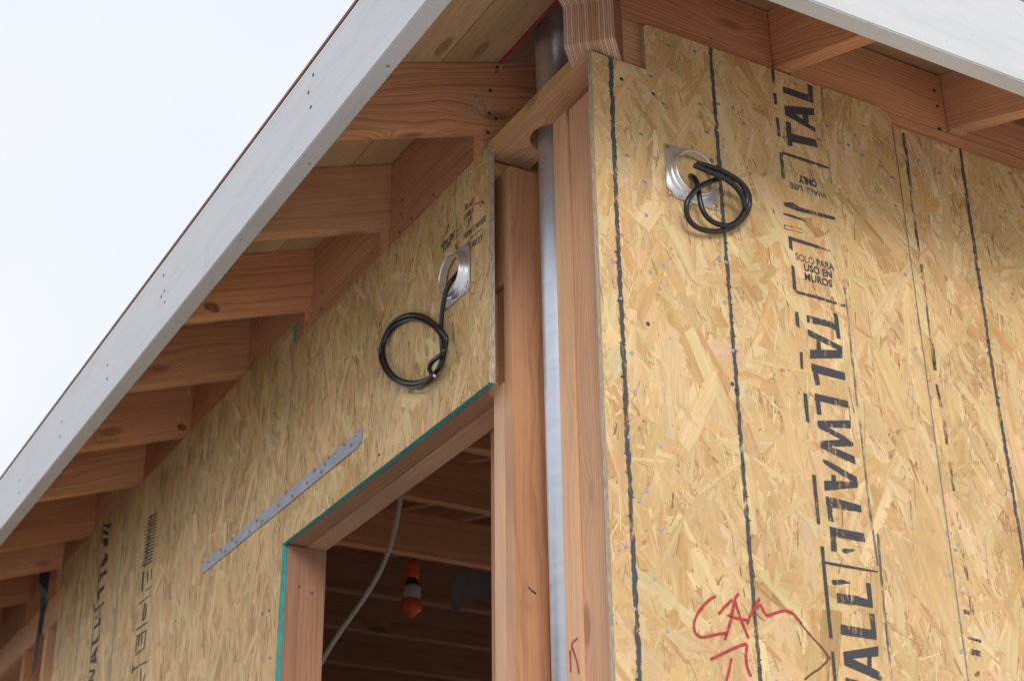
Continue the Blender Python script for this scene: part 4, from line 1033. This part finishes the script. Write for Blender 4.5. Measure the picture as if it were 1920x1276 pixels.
# ------------------------------------------------------------------ cables
o = tube("coiled_cable", CABR, .0048, RUBBER, None, 14)
tag(o, "black cable coil hanging from the mud ring on the corner sheet with red crayon writing", "cable", "black coiled cables")
tube("cable_end", CABR2, .0048, RUBBER, o, 14)
o = tube("coiled_cable", CABL, .0047, RUBBER, None, 14)
tag(o, "large round black cable coil hanging on the sheet above the doorway", "cable", "black coiled cables")
e = Vector(CABL[-1]); dv = (Vector(CABL[-1]) - Vector(CABL[-2])).normalized()
tube("copper_core", [e, e + dv * .006], .0026, plain("bright_wire", (.8, .74, .66), .35, .5), o, 10, smooth_pts=1)
o = tube("hanging_cable", [(.55, 1.90, 3.32)] + GREYC + [(.30, 1.9, 2.68), (.24, 1.9, 2.5), (.2, 1.9, 2.3)], .0062, GREYCAB, None, 12)
tag(o, "pale grey cable curving down inside the doorway", "cable")
o = tube("yellow_cable", [(.13 - .03, 4.49, 2.6), (.10, 4.50, 3.0), (.10, 4.51, 3.26), (.10, 4.515, 3.335)], .018, YELLOW, None, 12)
tag(o, "short yellow cable end at the bottom left picture corner", "cable")

# staple beside the left ring
o = tube("wire_staple", [(-.010, .4150, 3.0745), (-.026, .4165, 3.0740), (-.026, .4180, 3.0520), (-.010, .4165, 3.0515)], .0011, NAILM, None, 8, smooth_pts=1)
tag(o, "bent steel staple driven right of the mud ring above the doorway", "staple")
o = tube("wire_staple", [(.034, .270, 2.440), (.020, .268, 2.447), (.016, .262, 2.447), (.02, .257, 2.438)], .0014, NAILD, None, 8, smooth_pts=1)
o.location = (.012, .035, 0)
tag(o, "small dark bent staple on the stud left of the conduit", "staple")

# ------------------------------------------------------------------ steel strap over the sheet joint
st_o = empty("strap_tie", (-.0125, 1.4, 2.95))
tag(st_o, "flat grey steel strap nailed level across the sheets above the doorway", "strap")
sp = [(.9148, 2.9345), (.9138, 2.9672), (.930, 2.9668), (.942, 2.9636), (1.317, 2.9630), (1.889, 2.9610), (1.9, 2.9600), (1.893, 2.9325), (1.341, 2.9300), (.94, 2.9285)]
n = len(sp)
vs = [(-.0130, y, z) for y, z in sp] + [(-.0148, y, z) for y, z in sp]
mesh_obj("strap_band", vs, [tuple(range(n)), tuple(range(2 * n - 1, n - 1, -1))] + [(i, (i + 1) % n, (i + 1) % n + n, i + n) for i in range(n)], STRAPM, st_o)
for i, q in enumerate(NSTRAP): nail((-.0147, q[0], q[1]), (-1, 0, 0), st_o, RUSTY if i % 4 else NAILM, .0042, "nail", .003)

# dark twist strap at the far left
tw = empty("twist_strap", (-.003, 3.66, 3.1))
tag(tw, "dark twisted steel hurricane strap on the far left studs", "strap")
vs, fs = [], []
path = [(3.612, 3.455, 0), (3.612, 3.40, 0), (3.618, 3.355, .6), (3.635, 3.325, 1.2), (3.655, 3.30, 1.57), (3.665, 3.2, 1.57), (3.666, 3.115, 1.57), (3.668, 3.095, 1.57)]
for i, (y, z, a) in enumerate(path):
    wv = .019 if i < len(path) - 1 else .010
    dx, dy = -math.cos(a) * wv, math.sin(a) * wv
    for s in (-1, 1):
        for q in (-.0008, .0008):
            vs.append((-.008 + (dx * s if a < 1.5 else 0) - q - .012 * (1 if a < .5 else 0), y + dy * s + q * math.cos(a), z))
for i in range(len(path) - 1):
    a = i * 4
    for (p, q) in ((0, 1), (1, 3), (3, 2), (2, 0)): fs.append((a + p, a + q, a + q + 4, a + p + 4))
mesh_obj("strap_band", vs, fs, STRAPD, tw)
for dy, z in ((.008, 3.235), (-.006, 3.225), (.008, 3.195), (.0, 3.178), (.008, 3.15), (-.002, 3.135)): nail((-.0092, 3.665 + dy, z), (-1, 0, 0), tw, NAILM, .0034)

# ------------------------------------------------------------------ work lamp and sheet scrap in the room
lx, ly, lz = .93, 2.61, 3.305
lamp = empty("work_lamp", (lx, ly, lz))
tag(lamp, "orange and white work lamp hanging under the joists in the dim room", "lamp")
T = lambda z: Matrix.Translation((lx, ly, z))
lathe("lamp_socket", [(.001, .03), (.020, .03), (.023, .02), (.0225, -.018), (.019, -.026), (.001, -.026)], ORANGE, T(lz - .008), lamp, 28)
lathe("lamp_neck", [(.001, .012), (.015, .012), (.017, .004), (.021, -.004), (.028, -.014), (.001, -.016)], BLACKP, T(lz - .046), lamp, 28)
lathe("lamp_bulb", [(.001, .002), (.022, .002), (.029, -.010), (.030, -.058), (.001, -.060)], LAMPW, T(lz - .058), lamp, 28)
lathe("lamp_cap", [(.001, .004), (.0335, .004), (.035, -.002), (.0345, -.022), (.028, -.034), (.013, -.038), (.012, -.046), (.006, -.051), (.001, -.052)], ORANGE, T(lz - .112), lamp, 28)
tube("lamp_cord", [(lx, ly, lz + .02), (lx + .01, ly, lz + .08), (lx + .05, ly, 3.47)], .004, BLACKP, lamp, 8)
gp = [(1.065, 3.315), (1.30, 3.322), (1.255, 3.30), (1.085, 3.178), (1.072, 3.19)]
vs = [(x, 2.60, z) for x, z in gp] + [(x, 2.606, z) for x, z in gp]; n = len(gp)
o = mesh_obj("sheet_scrap", vs, [tuple(range(n)), tuple(range(2 * n - 1, n - 1, -1))] + [(i, (i + 1) % n, (i + 1) % n + n, i + n) for i in range(n)], GREYSH)
tag(o, "grey triangular metal sheet hanging under the joists right of the lamp", "metal sheet")
